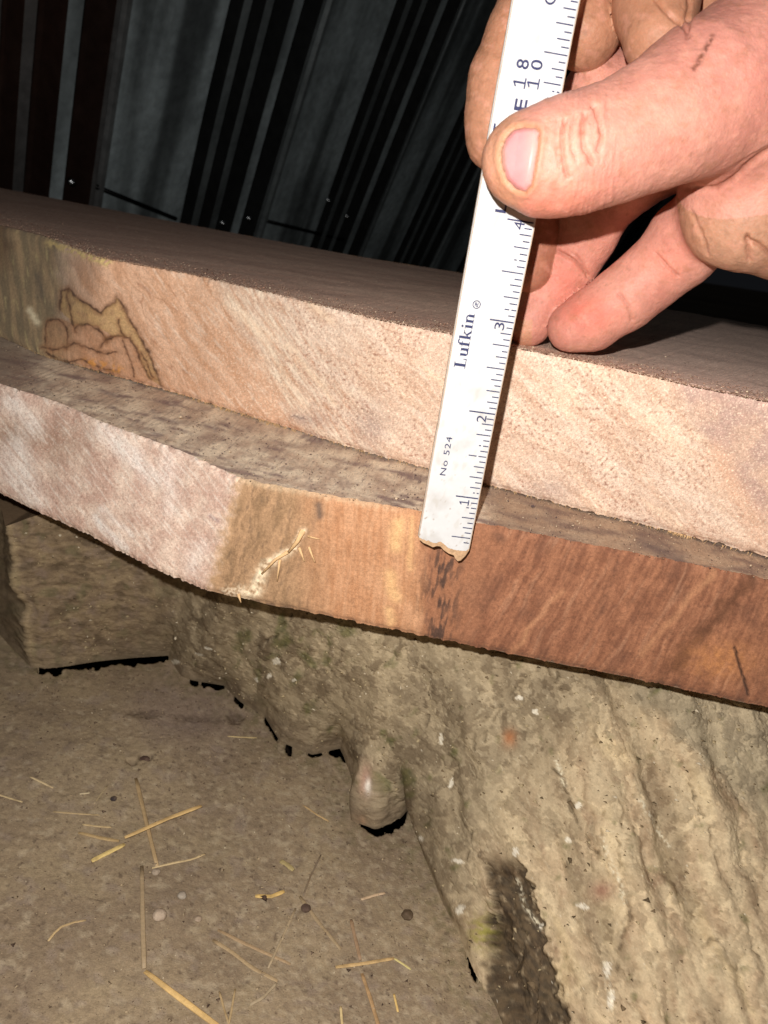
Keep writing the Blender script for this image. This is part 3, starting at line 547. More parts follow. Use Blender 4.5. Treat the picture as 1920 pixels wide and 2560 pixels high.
rights = [(1449,-2),(1431,100),(1416,195),(1410,240),(1388,330),(1361,450),(1334,600),(1307,722),(1280,838),(1262,930),(1250,985),(1234,1057),(1215,1150),(1196,1253),(1186,1310),(1181,1335),(1176,1360),(1171,1376)]
tipp = [(1163,1390),(1152,1401),(1144,1403),(1138,1396),(1134,1388),(1122,1384),(1110,1376),(1101,1366),(1092,1365),(1082,1368),(1070,1362),(1058,1357),(1050,1350)]
LA = np.array([rab(*p) for p in lefts]); RA = np.array([rab(*p) for p in rights])
print('rule L', LA[[0,5,9,14],:].round(4).tolist(), 'R', RA[[0,6,11,16]].round(4).tolist())
for n_, q in ((1, (1150, 1240)), (2, (1190, 1032)), (3, (1240, 802)), (4, (1290, 551))): print('inch', n_, rab(*q))
top_a = .21                                       # on past the top of the frame
outl = [rab(*p) for p in lefts[1:]][::-1]; wl = float(np.mean(LA[1:8, 1])); wr = float(np.mean(RA[2:10, 1]))
def fix(q, side):                                 # straighten a traced edge, keep its nicks
    return (q[0], (wl if side < 0 else wr)*.75+q[1]*.25)
eL = [fix(q, -1) for q in LA[1:]]; eR = [fix(q, 1) for q in RA[1:]]; eT = [rab(*p) for p in tipp]
eL0, eR0 = eL, eR; eL = [(a, b+.00022) for a, b in eL]; eR = [(a, b-.00022) for a, b in eR]
loop = [(top_a, wl+.0002)]+eL+[(eL[-1][0]-.0003, eL[-1][1]+.0004)]+eT[::-1]+eR[::-1]+[(top_a, wr-.0002)]
def ruler_pt(a, b, h=0.): return Vector(RB+ax*a+wd*b+rn*h)
TH = .0034
bm = bmesh.new(); f = [bm.verts.new(ruler_pt(a, b, 0)) for a, b in loop]; k = [bm.verts.new(ruler_pt(a, b, -TH)) for a, b in loop]
ff = bm.faces.new(f); bb_ = bm.faces.new(k[::-1]); n = len(f)
for i in range(n): bm.faces.new((f[i], k[i], k[(i+1) % n], f[(i+1) % n]))
body = bmobj('wooden_blade', bm, M_rawwood, ruler, False)
# painted skin of the blade: a fine sheet with chipped lower edge
chip = [(1046,1341),(1058,1349),(1070,1351),(1082,1356),(1092,1357),(1101,1353),(1112,1361),(1122,1370),(1135,1373),(1150,1376),(1162,1377),(1171,1373)]
ch = [rab(*p) for p in chip]
na, nb_ = 420, 46; A = np.zeros((na, nb_)); Bb = np.zeros((na, nb_))
q = np.linspace(0, 1, na)[:, None]; b01 = np.linspace(0, 1, nb_)[None]
eLa = np.array(eL0)[::-1]; eRa = np.array(eR0)[::-1]; cha = np.array(ch)
bot = np.interp(wl+(wr-wl)*b01, cha[:, 1], cha[:, 0])+.0003*noise(b01*22, 3.)
A = bot+(top_a-bot)*q; Lb = np.interp(A, eLa[:, 0], eLa[:, 1]); Rb = np.interp(A, eRa[:, 0], eRa[:, 1])
Bb = Lb+(Rb-Lb)*b01
Hh = .00022-.0011*(np.maximum(0, np.abs(b01-.5)*2-.94)/.06)**2*np.ones_like(A)+.00004*fbm(A*300, Bb*300, 1, 3)
Pp = RB+ax*A[..., None]+wd*Bb[..., None]+rn*Hh[..., None]
pcx = mix(C(206,206,206), C(194,192,190), sm(.0, .5, fbm(A*120, Bb*120, 4, 4)))
pcx = mix(pcx, C(150,128,104), .8*sm(.40, .52, fbm(A*900, Bb*900, 6, 3))*sm(.045, .0, A))
pcx = mix(pcx, C(206,178,146), .6*sm(.975, 1.0, b01+.02*noise(A*160, 2.))+.6*sm(.03, .0, b01+.02*noise(A*200, 9.))*sm(.09, .05, A))
pcx = mix(pcx, C(170,160,140), .22*sm(.1, .45, fbm(A*250, Bb*500, 9, 3)))
own(mesh_np('painted_face', Pp, gridq(na, nb_), M_paint, pcx), ruler)
# markings
bm = bmesh.new(); a0 = rab(1150, 1240)[0]; a3 = rab(1290, 551)[0]; inch = (a3-a0)/3; zero = a0-inch
print('inch mm', inch*1000, zero)
W_ = wr-wl
for i in range(1, int((top_a-zero)/inch*16)):
    a = zero+i*inch/16
    if a < -.0015: continue
    ln = .46 if i % 16 == 0 else .40 if i % 8 == 0 else .30 if i % 4 == 0 else .235 if i % 2 == 0 else .165
    b1 = wr-W_*(.045+.01*rng.random()); b0 = wr-W_*ln*(1+.05*rng.normal()); t = .00016 if i % 16 else .0002
    br = [(b0, b1)]
    if rng.random() < .12: mth = b0+(b1-b0)*rng.uniform(.3, .7); br = [(b0, mth-.0003), (mth+.0003, b1)]
    for p0, p1 in br:
        bm.faces.new([bm.verts.new(ruler_pt(a+s*t+.0001*rng.normal()*0, b, .00042)) for s, b in ((-1, p0), (-1, p1), (1, p1), (1, p0))])
bmobj('graduation_lines', bm, M_ink, ruler, False)
def glyph_mesh(name, polys, a, b, sx, sy):        # polys in glyph space (advance, up): advance runs up the rule, up points to its left edge
    bm = bmesh.new()
    for k_, pl in enumerate(polys):
        vs = [bm.verts.new(ruler_pt(a+px_*sx, b-py_*sy, .00043+.000004*(k_ % 7))) for px_, py_ in pl]
        try: bm.faces.new(vs)
        except ValueError: pass
    return bmobj(name, bm, M_ink, ruler, False)
def text_on(name, s, q0, q1, thick=0., mono=False):
    """s set along the rule between two traced corners: q0 = baseline start, q1 = top end"""
    A0, B0 = rab(*q0); A1, B1 = rab(*q1)
    cu = bpy.data.curves.new('lettering', 'FONT'); cu.body = s; cu.size = 1; cu.offset = thick; cu.space_character = 1.12
    ob = bpy.data.objects.new('lettering', cu); COL.objects.link(ob); dg = bpy.context.evaluated_depsgraph_get()
    me = bpy.data.meshes.new_from_object(ob.evaluated_get(dg)); COL.objects.unlink(ob); bpy.data.objects.remove(ob)
    vs = np.array([v.co[:2] for v in me.vertices]); mn, mx = vs.min(0), vs.max(0)
    for v in me.vertices:
        fx, fy = (v.co[0]-mn[0])/(mx[0]-mn[0]), (v.co[1]-mn[1])/(mx[1]-mn[1])
        v.co = ruler_pt(A0+(A1-A0)*fx, B0+(B1-B0)*fy, .00045)
    me.materials.clear(); me.materials.append(M_ink); o = bpy.data.objects.new(name, me); COL.objects.link(o); own(o, ruler); return o
def stroke(pts, w):
    out = []
    for (x0, y0), (x1, y1) in zip(pts[:-1], pts[1:]):
        l = math.hypot(x1-x0, y1-y0); nx, ny = -(y1-y0)/l*w/2, (x1-x0)/l*w/2; ex, ey = (x1-x0)/l*w*.12, (y1-y0)/l*w*.12
        out.append([(x0+nx-ex, y0+ny-ey), (x0-nx-ex, y0-ny-ey), (x1-nx+ex, y1-ny+ey), (x1+nx+ex, y1+ny+ey)])
    return out
def arc(cx, cy, rx, ry, a0, a1, n=10): return [(cx+rx*cos(radians(a0+(a1-a0)*i/n)), cy+ry*sin(radians(a0+(a1-a0)*i/n))) for i in range(n+1)]
def box(x0, y0, x1, y1): return [[(x0, y0), (x1, y0), (x1, y1), (x0, y1)]]
GL = {'L': (6.4, box(1, 0, 2.6, 8)+box(0, 7.5, 3.4, 8)+box(0, 0, 5.6, .5)+box(5.1, 0, 5.6, 2.4)),
      'u': (6.0, box(.8, 1.2, 2.2, 5.2)+box(.1, 4.8, 2, 5.2)+stroke(arc(2.6, 1.4, 1.3, 1.2, 180, 340), .8)+box(3.8, 0, 5.2, 5.2)+box(3.1, 4.8, 5, 5.2)+box(3.9, 0, 5.8, .4)),
      'f': (3.9, box(.8, 0, 2.2, 6.8)+box(.1, 0, 3.0, .4)+box(0, 4.8, 3.3, 5.2)+stroke(arc(2.9, 6.6, 1.3, 1.2, 180, 40), .8)),
      'k': (6.2, box(.7, 0, 2.1, 8)+box(.1, 7.6, 1.9, 8)+box(.1, 0, 2.7, .4)+stroke([(1.9, 2.1), (4.4, 5.0)], .6)+stroke([(2.7, 3.1), (4.9, .2)], 1.1)+box(3.3, 4.8, 5.6, 5.2)+box(3.8, 0, 6.0, .4)),
      'i': (3.0, box(.8, 0, 2.2, 5.2)+box(.1, 4.8, 2, 5.2)+box(.1, 0, 2.8, .4)+[arc(1.4, 7.0, .75, .75, 0, 360, 12)[:-1]]),
      'n': (6.3, box(.8, 0, 2.2, 5.2)+box(.1, 4.8, 2, 5.2)+box(.1, 0, 2.8, .4)+stroke(arc(3.2, 3.7, 1.4, 1.4, 150, 0), .8)+box(3.8, 0, 5.2, 3.8)+box(3.2, 0, 5.8, .4))}
polys = []; adv = 0
for chh in 'Lufkin':
    wv, ps = GL[chh]; polys += [[(x+adv, y) for x, y in p] for p in ps]; adv += wv
A0, B0 = rab(1164, 919); A1, B1 = rab(1166, 783)  # baseline start, end of the word
A0, B0 = rab(1162, 921); A1, _ = rab(1182, 782); _, Bt = rab(1134, 915)
glyph_mesh('brand_lettering', polys, A0, B0, (A1-A0)/adv, (B0-Bt)/8)
Ac, Bc2 = rab(1191, 761); ring = []
for i in range(20): a, b = 2*pi*i/20, 2*pi*(i+1)/20; ring.append([(cos(a)*.0012, sin(a)*.0012), (cos(b)*.0012, sin(b)*.0012), (cos(b)*.00095, sin(b)*.00095), (cos(a)*.00095, sin(a)*.00095)])
ring += [[(x*.0003, y*.0003) for x, y in p] for p in (box(-2, -1.6, 2, -1)+box(-2, 0, 2, .6)+box(-2, 1.2, 2, 1.7)+box(-1.9, -1, -1.2, 0)+box(.9, 0, 1.6, 1.2)+box(-.3, -1.2, .3, 1.4))]
glyph_mesh('trade_mark', ring, Ac, Bc2, 1, 1)
text_on('model_lettering', 'No 524', (1113, 1188), (1116, 1090))
def num(name, s, cpx, ht_, ln_, th=0.):           # numeral centred on a traced point; ht_ across the rule, ln_ along it
    a, b = rab(*cpx)
    cu = bpy.data.curves.new('numeral', 'FONT'); cu.body = s; cu.size = 1; cu.offset = th; cu.space_character = 1.25
    ob = bpy.data.objects.new('numeral', cu); COL.objects.link(ob); dg = bpy.context.evaluated_depsgraph_get()
    me = bpy.data.meshes.new_from_object(ob.evaluated_get(dg)); COL.objects.unlink(ob); bpy.data.objects.remove(ob)
    vs = np.array([v.co[:2] for v in me.vertices]); mn, mx = vs.min(0), vs.max(0)
    for v in me.vertices:
        fx, fy = (v.co[0]-mn[0])/(mx[0]-mn[0])-.5, (v.co[1]-mn[1])/(mx[1]-mn[1])-.5
        v.co = ruler_pt(a+fx*ln_, b-fy*ht_, .00045)
    me.materials.clear(); me.materials.append(M_ink); o = bpy.data.objects.new(name, me); COL.objects.link(o); own(o, ruler)
ONE = box(0, 0, 5, .9)+box(2.1, 0, 3.1, 8)+stroke([(2.6, 7.6), (.6, 6.2)], .9)
def one(name, cpx, ht_, ln_):
    a, b = rab(*cpx); glyph_mesh(name, [[(x-2.5, y-4) for x, y in p] for p in ONE], a, b, ln_/5, ht_/8)
one('numeral', (1160, 1255), .0031, .0018); num('numeral', '2', (1203, 1046), .0029, .0021); num('numeral', '3', (1248, 815), .0029, .0021); num('numeral', '4', (1297, 564), .0030, .0021)
num('stamped_lettering', 'E', (1301, 263), .0033, .0028, .025); one('stamped_lettering', (1298, 207), .0034, .0025); num('stamped_lettering', '8', (1306, 161), .0033, .0022, .01)
one('stamped_lettering', (1332, 209), .0033, .0025); num('stamped_lettering', '0', (1341, 163), .0031, .0023, .01)
num('stamped_lettering', 'L', (1252, 520), .0030, .0024, .02); num('stamped_lettering', 'T', (1246, 322), .0030, .0022, .02); num('stamped_lettering', 'C', (1375, -4), .0031, .003, .0)
# ------------------------------------------------------------------ hand
def cp(x, y, Z): return np.array([(x-CX)/F*Z, (y-CY)/F*Z, Z])       # camera frame, metres
RZ = lambda y: .245*(1-.21*(1345-y)/1345.)
G = {}
G['index'] = [(1240,350,.2215,.0086), (1250,290,.2200,.0094), (1264,200,.2180,.0099), (1310,90,.2150,.0100), (1350,0,.2150,.0102), (1420,-90,.2180,.0105), (1520,-60,.2260,.0105), (1640,-20,.232,.011)]
G['index2'] = [(1462,75,.2270,.0110), (1430,10,.230,.0112), (1560,20,.235,.0115), (1700,60,.238,.013)]
G['knuckle'] = [(1648,92,.2110,.0098), (1640,10,.2140,.0110), (1640,-110,.220,.0120)]
G['middle'] = [(1322,668,.2570,.0085), (1335,590,.2560,.0092), (1352,470,.2510,.0096), (1420,320,.2440,.0100), (1500,235,.2400,.0105), (1640,190,.2420,.0120)]
G['ring'] = [(1322,806,.2660,.0083), (1365,740,.2650,.0096), (1420,655,.2600,.0100), (1462,585,.2540,.0102), (1480,535,.2500,.0104), (1560,455,.2440,.0104), (1690,380,.2380,.0115)]
G['little'] = [(1428,820,.2560,.0080), (1478,800,.2550,.0096), (1560,746,.2520,.0102), (1625,692,.2480,.0103), (1695,632,.2430,.0111), (1722,594,.2400,.0116), (1830,500,.2360,.0120)]
G['thumb'] = [(1302,402,.1925,.0092), (1345,404,.1915,.0116), (1400,396,.1915,.0121), (1470,378,.1915,.0126), (1560,348,.1925,.0132), (1660,302,.1945,.0150), (1760,250,.1985,.0180), (1880,220,.2060,.0230), (2050,240,.216,.027)]
G['palm'] = [(1760,60,.2380,.0150), (1850,180,.2350,.0200), (1880,330,.2290,.0210), (1845,480,.2240,.0155), (1905,500,.2220,.0165), (2120,440,.226,.028), (2350,420,.238,.032), (2800,400,.27,.031)]
G['palm2'] = [(1800,-80,.236,.016), (1950,60,.232,.02), (2100,240,.228,.030), (2350,350,.236,.031)]
G['heel'] = [(1808,566,.2230,.0098), (1850,566,.2215,.0104), (1990,580,.226,.0135), (2120,560,.23,.02)]
def sdf_chain(P, name, k=.004):
    pts = G[name]; d = None; fl_ = 1.
    for (x0, y0, z0, r0), (x1, y1, z1, r1) in zip(pts[:-1], pts[1:]):
        a = cp(x0, y0, z0); b = cp(x1, y1, z1); ab = b-a; v = P-a; t = np.clip((v@ab)/(ab@ab), 0, 1)
        q = v-t[..., None]*ab; dd = np.sqrt(q[..., 0]**2+q[..., 1]**2+(q[..., 2]*(1.16 if name == 'thumb' else 1.04))**2)-(r0+(r1-r0)*t)
        d = dd if d is None else smin(d, dd, k)
    return d
def smin(a, b, k): h = np.maximum(k-np.abs(a-b), 0)/k; return np.minimum(a, b)-h*h*k*.25
def hand(P, ids=False):
    pal = smin(smin(sdf_chain(P, 'palm', .006), sdf_chain(P, 'heel', .005), .007), sdf_chain(P, 'palm2', .006), .008)
    ds = {}
    ds['index'] = smin(smin(sdf_chain(P, 'index'), sdf_chain(P, 'index2'), .003), pal, .004)
    ds['knuckle'] = smin(sdf_chain(P, 'knuckle'), pal, .005); ds['middle'] = smin(sdf_chain(P, 'middle'), pal, .004)
    ds['ring'] = smin(sdf_chain(P, 'ring'), pal, .004); ds['little'] = smin(sdf_chain(P, 'little'), pal, .0035); ds['thumb'] = smin(sdf_chain(P, 'thumb', .006), pal, .010)
    A = np.stack(list(ds.values()), -1)
    return (A.min(-1), A.argmin(-1), pal) if ids else A.min(-1)
lo_ = np.array([.012, -.185, .170]); hi_ = np.array([.175, -.043, .285]); hstep = .0009
dim = ((hi_-lo_)/hstep).astype(int)+1
axs = [lo_[i]+hstep*np.arange(dim[i]) for i in range(3)]
D = np.empty(dim, np.float32)
for i0 in range(0, dim[0], 16):
    g_ = np.stack(np.meshgrid(axs[0][i0:i0+16], axs[1], axs[2], indexing='ij'), -1).astype(np.float32); D[i0:i0+16] = hand(g_)
def surface_nets(D):
    ins = D < 0; c = np.zeros(tuple(s-1 for s in D.shape), int); acc = np.zeros((*c.shape, 3)); cnt = np.zeros(c.shape)
    sl = lambda o, ax_n: tuple(slice(o[i], D.shape[i]-1+o[i]) for i in range(3))
    for a in range(3):
        o1, o2 = [i for i in range(3) if i != a]
        for b in (0, 1):
            for e in (0, 1):
                p0 = [0, 0, 0]; p0[o1] = b; p0[o2] = e; p1 = list(p0); p1[a] = 1
                d0, d1 = D[sl(p0, 0)], D[sl(p1, 0)]; cr = (d0 < 0) != (d1 < 0)
                if not cr.any(): continue
                ix = np.nonzero(cr); t = d0[ix]/(d0[ix]-d1[ix])
                v = np.zeros((len(t), 3)); v[:, o1] = b; v[:, o2] = e; v[:, a] = t
                acc[ix] += v; cnt[ix] += 1
    act = cnt > 0; idx = -np.ones(c.shape, int); idx[act] = np.arange(act.sum()); ii = np.argwhere(act)
    V = ii+acc[act]/cnt[act][:, None]; Q = []
    for a in range(3):
        o1, o2 = [(1, 2), (2, 0), (0, 1)][a]
        s0 = [slice(1, -1)]*3; s0[a] = slice(0, -1); s1 = list(s0); s1[a] = slice(1, None)
        A_, B_ = ins[tuple(s0)], ins[tuple(s1)]; cr = np.argwhere(A_ != B_)
        base_ = cr+1; base_[:, a] -= 1
        fl2 = A_[tuple(cr.T)]
        def I(d1, d2): q = base_.copy(); q[:, o1] -= d1; q[:, o2] -= d2; return idx[tuple(q.T)]
        q = np.stack([I(1, 1), I(0, 1), I(0, 0), I(1, 0)], -1); q[~fl2] = q[~fl2][:, ::-1]; Q.append(q[(q >= 0).all(1)])
    return V, np.concatenate(Q)
Vh, Qh = surface_nets(D); Vh = lo_+Vh*hstep
e_ = .0004
def subdiv(V, Q):
    E = np.stack([Q, np.roll(Q, -1, 1)], -1).reshape(-1, 2); Es = np.sort(E, 1); key = Es[:, 0].astype(np.int64)*(len(V)+1)+Es[:, 1]
    u_, fi_, inv = np.unique(key, return_index=True, return_inverse=True); mid = (V[Es[fi_, 0]]+V[Es[fi_, 1]])/2; fc = V[Q].mean(1)
    em = inv.reshape(-1, 4)+len(V); c_ = np.arange(len(Q))+len(V)+len(mid)
    nq = [np.stack([Q[:, k], em[:, k], c_, em[:, (k+3) % 4]], -1) for k in range(4)]
    return np.concatenate([V, mid, fc]), np.concatenate(nq)
Vh, Qh = subdiv(Vh, Qh)
def grad(P): return np.stack([hand(P+np.eye(3)[i]*e_)-hand(P-np.eye(3)[i]*e_) for i in range(3)], -1)
dv, idv, palv = hand(Vh, True); Nh = grad(Vh); Nh /= np.linalg.norm(Nh, axis=1, keepdims=True)+1e-9; Vh = Vh-Nh*(dv*.9)[:, None]
px, py = CX+F*Vh[:, 0]/Vh[:, 2], CY+F*Vh[:, 1]/Vh[:, 2]; front = sm(.1, -.25, Nh[:, 2])
isT = (idv == 5); disp = np.zeros(len(Vh)); tint = np.zeros(len(Vh))
cre = [([(1413,300),(1405,330),(1404,365),(1410,410),(1421,440)], 4, 1., 5), ([(1437,290),(1428,330),(1430,370),(1440,400)], 3, .6, 5), ([(1462,285),(1456,320),(1458,360),(1480,410)], 4.5, .9, 5), ([(1485,265),(1498,300),(1505,340),(1496,375)], 4, .8, 5), ([(1520,255),(1515,290)], 3, .4, 5),
       ([(1395,300),(1390,330),(1393,380),(1400,420)], 3, .4, 5), ([(1700,468),(1790,472),(1830,450),(1870,415),(1920,380),(1990,340)], 6, 1.0, -1), ([(1790,445),(1850,410),(1920,368)], 4, .4, -1), ([(1870,600),(1900,615),(1930,640)], 5, .9, -1), ([(1770,640),(1760,600),(1730,530)], 4, .4, -1), ([(1868,590),(1872,650)], 5, .8, -1),
       ([(1548,735),(1572,765),(1580,800)], 3.2, .5, 4), ([(1640,635),(1672,668),(1692,690)], 3.2, .5, 4), ([(1350,625),(1395,628),(1440,655),(1470,690)], 4, .8, 3), ([(1430,632),(1450,650),(1475,695)], 3, .4, 3),
       ([(1640,-5),(1660,25),(1690,50),(1718,70)], 4, .7, -1), ([(1725,-5),(1720,50),(1718,90)], 5, .6, -1), ([(1300,880),(1290,850)], 3, .2, 3)]
for pts, wd_, amt, who in cre:
    m_ = np.ones(len(Vh)) if who < 0 else (idv == who)
    kk = np.exp(-(pdist(px+4*noise(px/20, py/20, 5), py, pts)/(wd_*1.25))**2)*front*m_*amt; disp -= .0013*kk; tint = np.maximum(tint, kk)
# nail bed: a shallow socket round the nail
NL = [(1262,345),(1283,322),(1312,316),(1340,318),(1350,330),(1346,372),(1338,420),(1330,462),(1312,482),(1288,474),(1264,448),(1252,410),(1251,374)]
ndist = pdist(px, py, NL+[NL[0]]); nin = inpoly(px, py, NL)
disp += isT*front*(.0004*np.exp(-((ndist-9)/8)**2)*(~nin)-.0005*nin)
disp += .00018*fbm(Vh[:, 0]*260, Vh[:, 1]*260, Vh[:, 2]*260, 3)+.00010*fbm(Vh[:, 0]*900, Vh[:, 1]*900, Vh[:, 2]*900, 2)+isT*.0003*np.abs(noise(px/11+.3*py/20, py/90, 5.))*sm(1380, 1400, px)*sm(1620, 1520, px)
hc = mix(C(212,150,132), C(196,132,116), sm(-.4, .4, fbm(Vh[:, 0]*60, Vh[:, 1]*60, Vh[:, 2]*60, 3)))
dirt_c = C(150,104,70)
hc = mix(hc, C(166,120,88), .75*((idv == 0) | (idv == 1))); hc = mix(hc, C(136,94,68), .4*((idv == 0) | (idv == 2))*sm(.05, .4, fbm(px/24, py/30, 121, 3))); hc = mix(hc, C(150,96,70), .7*((idv == 2)*sm(400, 450, py)))  # shade on the middle fingertip behind the ring finger is put into its colour
hc = mix(hc, C(216,124,106), .7*np.exp(-((px-1390)/60)**2-((py-700)/60)**2)*(idv == 3)); hc = mix(hc, C(216,112,92), .75*np.exp(-((px-1475)/70)**2-((py-785)/45)**2)*(idv == 4))
hc = mix(hc, C(216,128,106), .5*np.exp(-((px-1660)/60)**2-((py-660)/45)**2)*(idv == 4)); hc = mix(hc, C(196,150,112), .5*((px < 1330) & (py > 800)))
hc = mix(hc, C(196,156,132), .35*sm(420, 640, py)*sm(1620, 1820, px)*(idv != 4)); hc = mix(hc, C(206,112,88), .5*isT*sm(400, 520, py)*sm(1560, 1400, px))
hc = mix(hc, C(150,98,68), .7*isT*np.exp(-(ndist/6)**2)); hc = mix(hc, C(178,132,100), .4*isT*np.exp(-(ndist/18)**2)); hc = mix(hc, C(196,150,112), .5*isT*sm(1330, 1270, px)*(~nin))
hc = mix(hc, C(220,166,148), .35*isT*np.exp(-((px-1560)/70)**2-((py-360)/50)**2)); hc = mix(hc, C(216,138,126), .5*np.exp(-((px-1850)/120)**2-((py-150)/110)**2)*isT)
hc = mix(hc, C(92,50,34), .85*np.exp(-(pdist(px+5*noise(py/11, 0), py, [(1780,92),(1766,120),(1748,150),(1736,172)])/7)**2)*sm(-.7, .0, noise(px/8, py/9)))
hc = mix(hc, C(176,96,70), .7*np.exp(-((px-1386)/10)**2-((py-463)/14)**2)*isT)
hc = mix(hc, C(132,74,54), .62*np.clip(tint, 0, 1)**1.5); hc = mix(hc, C(180,124,94), .3*sm(.05, .45, fbm(px/26, py/20, 103, 4))); hc = mix(hc, C(222,160,140), .3*sm(.1, .45, fbm(px/34, py/30, 104, 3))); hc = mix(hc, dirt_c, .22*sm(.2, .5, fbm(Vh[:, 0]*180, Vh[:, 1]*180, Vh[:, 2]*180, 3)))  # tint puts the shade of the creases into the skin colour
hc = mix(hc, C(130,90,66), .25*sm(.40, .55, fbm(Vh[:, 0]*500, Vh[:, 1]*500, Vh[:, 2]*500, 2)))
Vh = Vh+Nh*disp[:, None]
person = mesh_np('person', Vh@WM.T+O, Qh, M_skin, hc)
tag(person, 'bare work-dirtied hand pinching the white rule between thumb and fingers above the slab', 'person')
# nail, laid on the thumb where the rays meet it
nu = 44; nx_, ny_ = np.meshgrid(np.linspace(1245, 1356, nu), np.linspace(310, 488, nu), indexing='ij')
th_ = np.stack([(nx_-CX)/F, (ny_-CY)/F, np.ones_like(nx_)], -1); tz = np.full(nx_.shape, .165)
for _ in range(60): tz = tz+hand(th_*tz[..., None])*.85
PN = th_*tz[..., None]; NN = grad(PN); NN /= np.linalg.norm(NN, axis=-1, keepdims=True)+1e-9
inn = inpoly(nx_, ny_, NL); nd = pdist(nx_, ny_, NL+[NL[0]])
hN = np.where(inn, -.0003+.0007*sm(0, 16, nd), -.0003-.0006*np.minimum(nd/10, 1.5))
PN = (PN+NN*hN[..., None])@WM.T+O
keep = gridq(nu, nu, 0, True); kin = (inn | (nd < 7)).ravel(); keep = keep[kin[keep].all(1)]; used = np.unique(keep); remap = -np.ones(nu*nu, int); remap[used] = np.arange(len(used)); keep = remap[keep]; PN = PN.reshape(-1, 3)[used]; nX, nY, nD = nx_.ravel()[used], ny_.ravel()[used], nd.ravel()[used]; nC = mix(mix(C(206,140,140), C(208,158,150), sm(1300, 1345, nX)), C(196,160,140), .7*sm(1272, 1256, nX)); nC = mix(nC, C(140,96,70), .75*sm(7, 1, nD+2*noise(nX/9, nY/9)))
nail = mesh_np('thumbnail', PN, keep, M_nail, nC); own(nail, person)
# ------------------------------------------------------------------ straw and litter on the dirt
straws = [
 ('long golden straw crossing over a duller one', [(312,2090),(420,2040),(504,2009)], 5.2, (222,180,112)),
 ('short pale yellow straw end beside the crossed straws', [(229,2141),(270,2120),(312,2098)], 5.6, (238,206,122)),
 ('thin tan straw meeting the pale straw end from the left', [(196,2072),(250,2082),(298,2090)], 4.2, (198,158,92)),
 ('dull tan straw lying under the long golden one', [(340,1935),(366,2040),(394,2151)], 4.6, (188,150,96)),
 ('fine whitish stem at the foot of the dull tan straw', [(381,2155),(440,2140),(480,2131),(514,2116)], 2.6, (212,186,138)),
 ('long dusty straw half buried in the dirt, pointing to the golden bent one', [(355,2150),(357,2280),(361,2403)], 5.0, (156,130,96)),
 ('bright golden straw at the lower left running out of the picture', [(363,2410),(450,2475),(590,2580)], 6.2, (228,184,110)),
 ('dusty tan straw just right of the lower golden straw', [(534,2324),(580,2352),(636,2397),(696,2430)], 4.4, (176,144,100)),
 ('brownish straw lying beside the dusty tan straw', [(547,2300),(640,2345),(729,2387)], 3.8, (170,132,92)),
 ('faded tan stalk slanting down beneath the dark twig', [(752,2222),(800,2290),(855,2357)], 4.2, (158,132,96)),
 ('thin dark twig standing out of the dirt', [(805,2121),(778,2176),(760,2222)], 2.0, (66,52,46)),
 ('pale faint stem below the dark twig', [(742,2250),(710,2320),(673,2397)], 2.8, (166,144,112)),
 ('short golden chip of straw left of the twig', [(640,2221),(680,2222),(713,2210)], 5.0, (226,184,100)),
 ('yellowish forked straw near the foot of the root', [(842,2400),(920,2392),(988,2382)], 4.0, (200,162,104)),
 ('thin greenish fork tip at the end of the forked straw', [(988,2382),(1010,2396),(1030,2410)], 2.4, (214,200,124)),
 ('thin pale straw at the left lying level', [(133,2022),(190,2025),(249,2027)], 1.9, (186,160,116)),
 ('short pale sliver near the left edge, upper one', [(73,1936),(103,1949),(133,1962)], 2.2, (212,188,144)),
 ('short pale sliver cut by the left edge of the picture', [(-20,1976),(20,1989),(56,1999)], 2.0, (206,182,136)),
 ('thin pale sliver above the tan straw', [(206,2051),(240,2054),(278,2055)], 2.2, (206,178,128)),
 ('tiny white sliver above the crossed straws', [(199,1976),(212,1975),(225,1972)], 2.0, (222,206,170)),
 ('curled dusty blade at the far left', [(120,2345),(135,2325),(153,2308),(185,2296),(215,2290)], 2.8, (190,160,112)),
 ('orange brown stalk near the bottom edge beside the root', [(908,2417),(930,2480),(958,2575)], 4.2, (190,134,76)),
 ('little yellow splinter standing near the bottom', [(988,2470),(993,2493),(998,2516)], 2.6, (226,186,104)),
 ('pale straw tip entering from the bottom edge', [(855,2496),(858,2530),(864,2580)], 3.0, (208,184,128)),
 ('thin straw slanting beside the lower golden straw', [(590,2450),(580,2510),(566,2580)], 2.4, (190,156,100)),
 ('faint short straw crossing beside the lower golden straw', [(550,2456),(562,2500),(574,2540)], 2.4, (180,146,92)),
 ('grey dry leaf strip lying in the lower middle', [(627,2493),(660,2474),(680,2452),(694,2436)], 3.4, (168,152,124)),
 ('broken brown bark strip beside the forked straw', [(880,2284),(888,2320),(904,2384)], 4.0, (140,96,68)),
 ('thin pale straw under the mossy side of the stump', [(570,1830),(606,1832),(643,1833)], 1.9, (208,184,128)),
 ('small tan straw left of the round root knob', [(760,2000),(796,2025),(824,2041)], 2.2, (196,160,108)),
 ('small leaning pale stem above the crossed straws', [(235,1999),(250,1978),(268,1954)], 2.0, (172,152,112)),
 ('small yellow green leaf scrap in the middle of the dirt', [(703,2133),(720,2143),(736,2158)], 6.0, (186,168,92)),
 ('buff bark chip lying right of the dark twig', [(905,2236),(940,2225),(965,2220)], 3.2, (206,174,142)),
 ('thin dark hair-like stem across the small tan straw', [(750,2060),(780,2035),(800,2018)], 1.1, (84,66,54))]
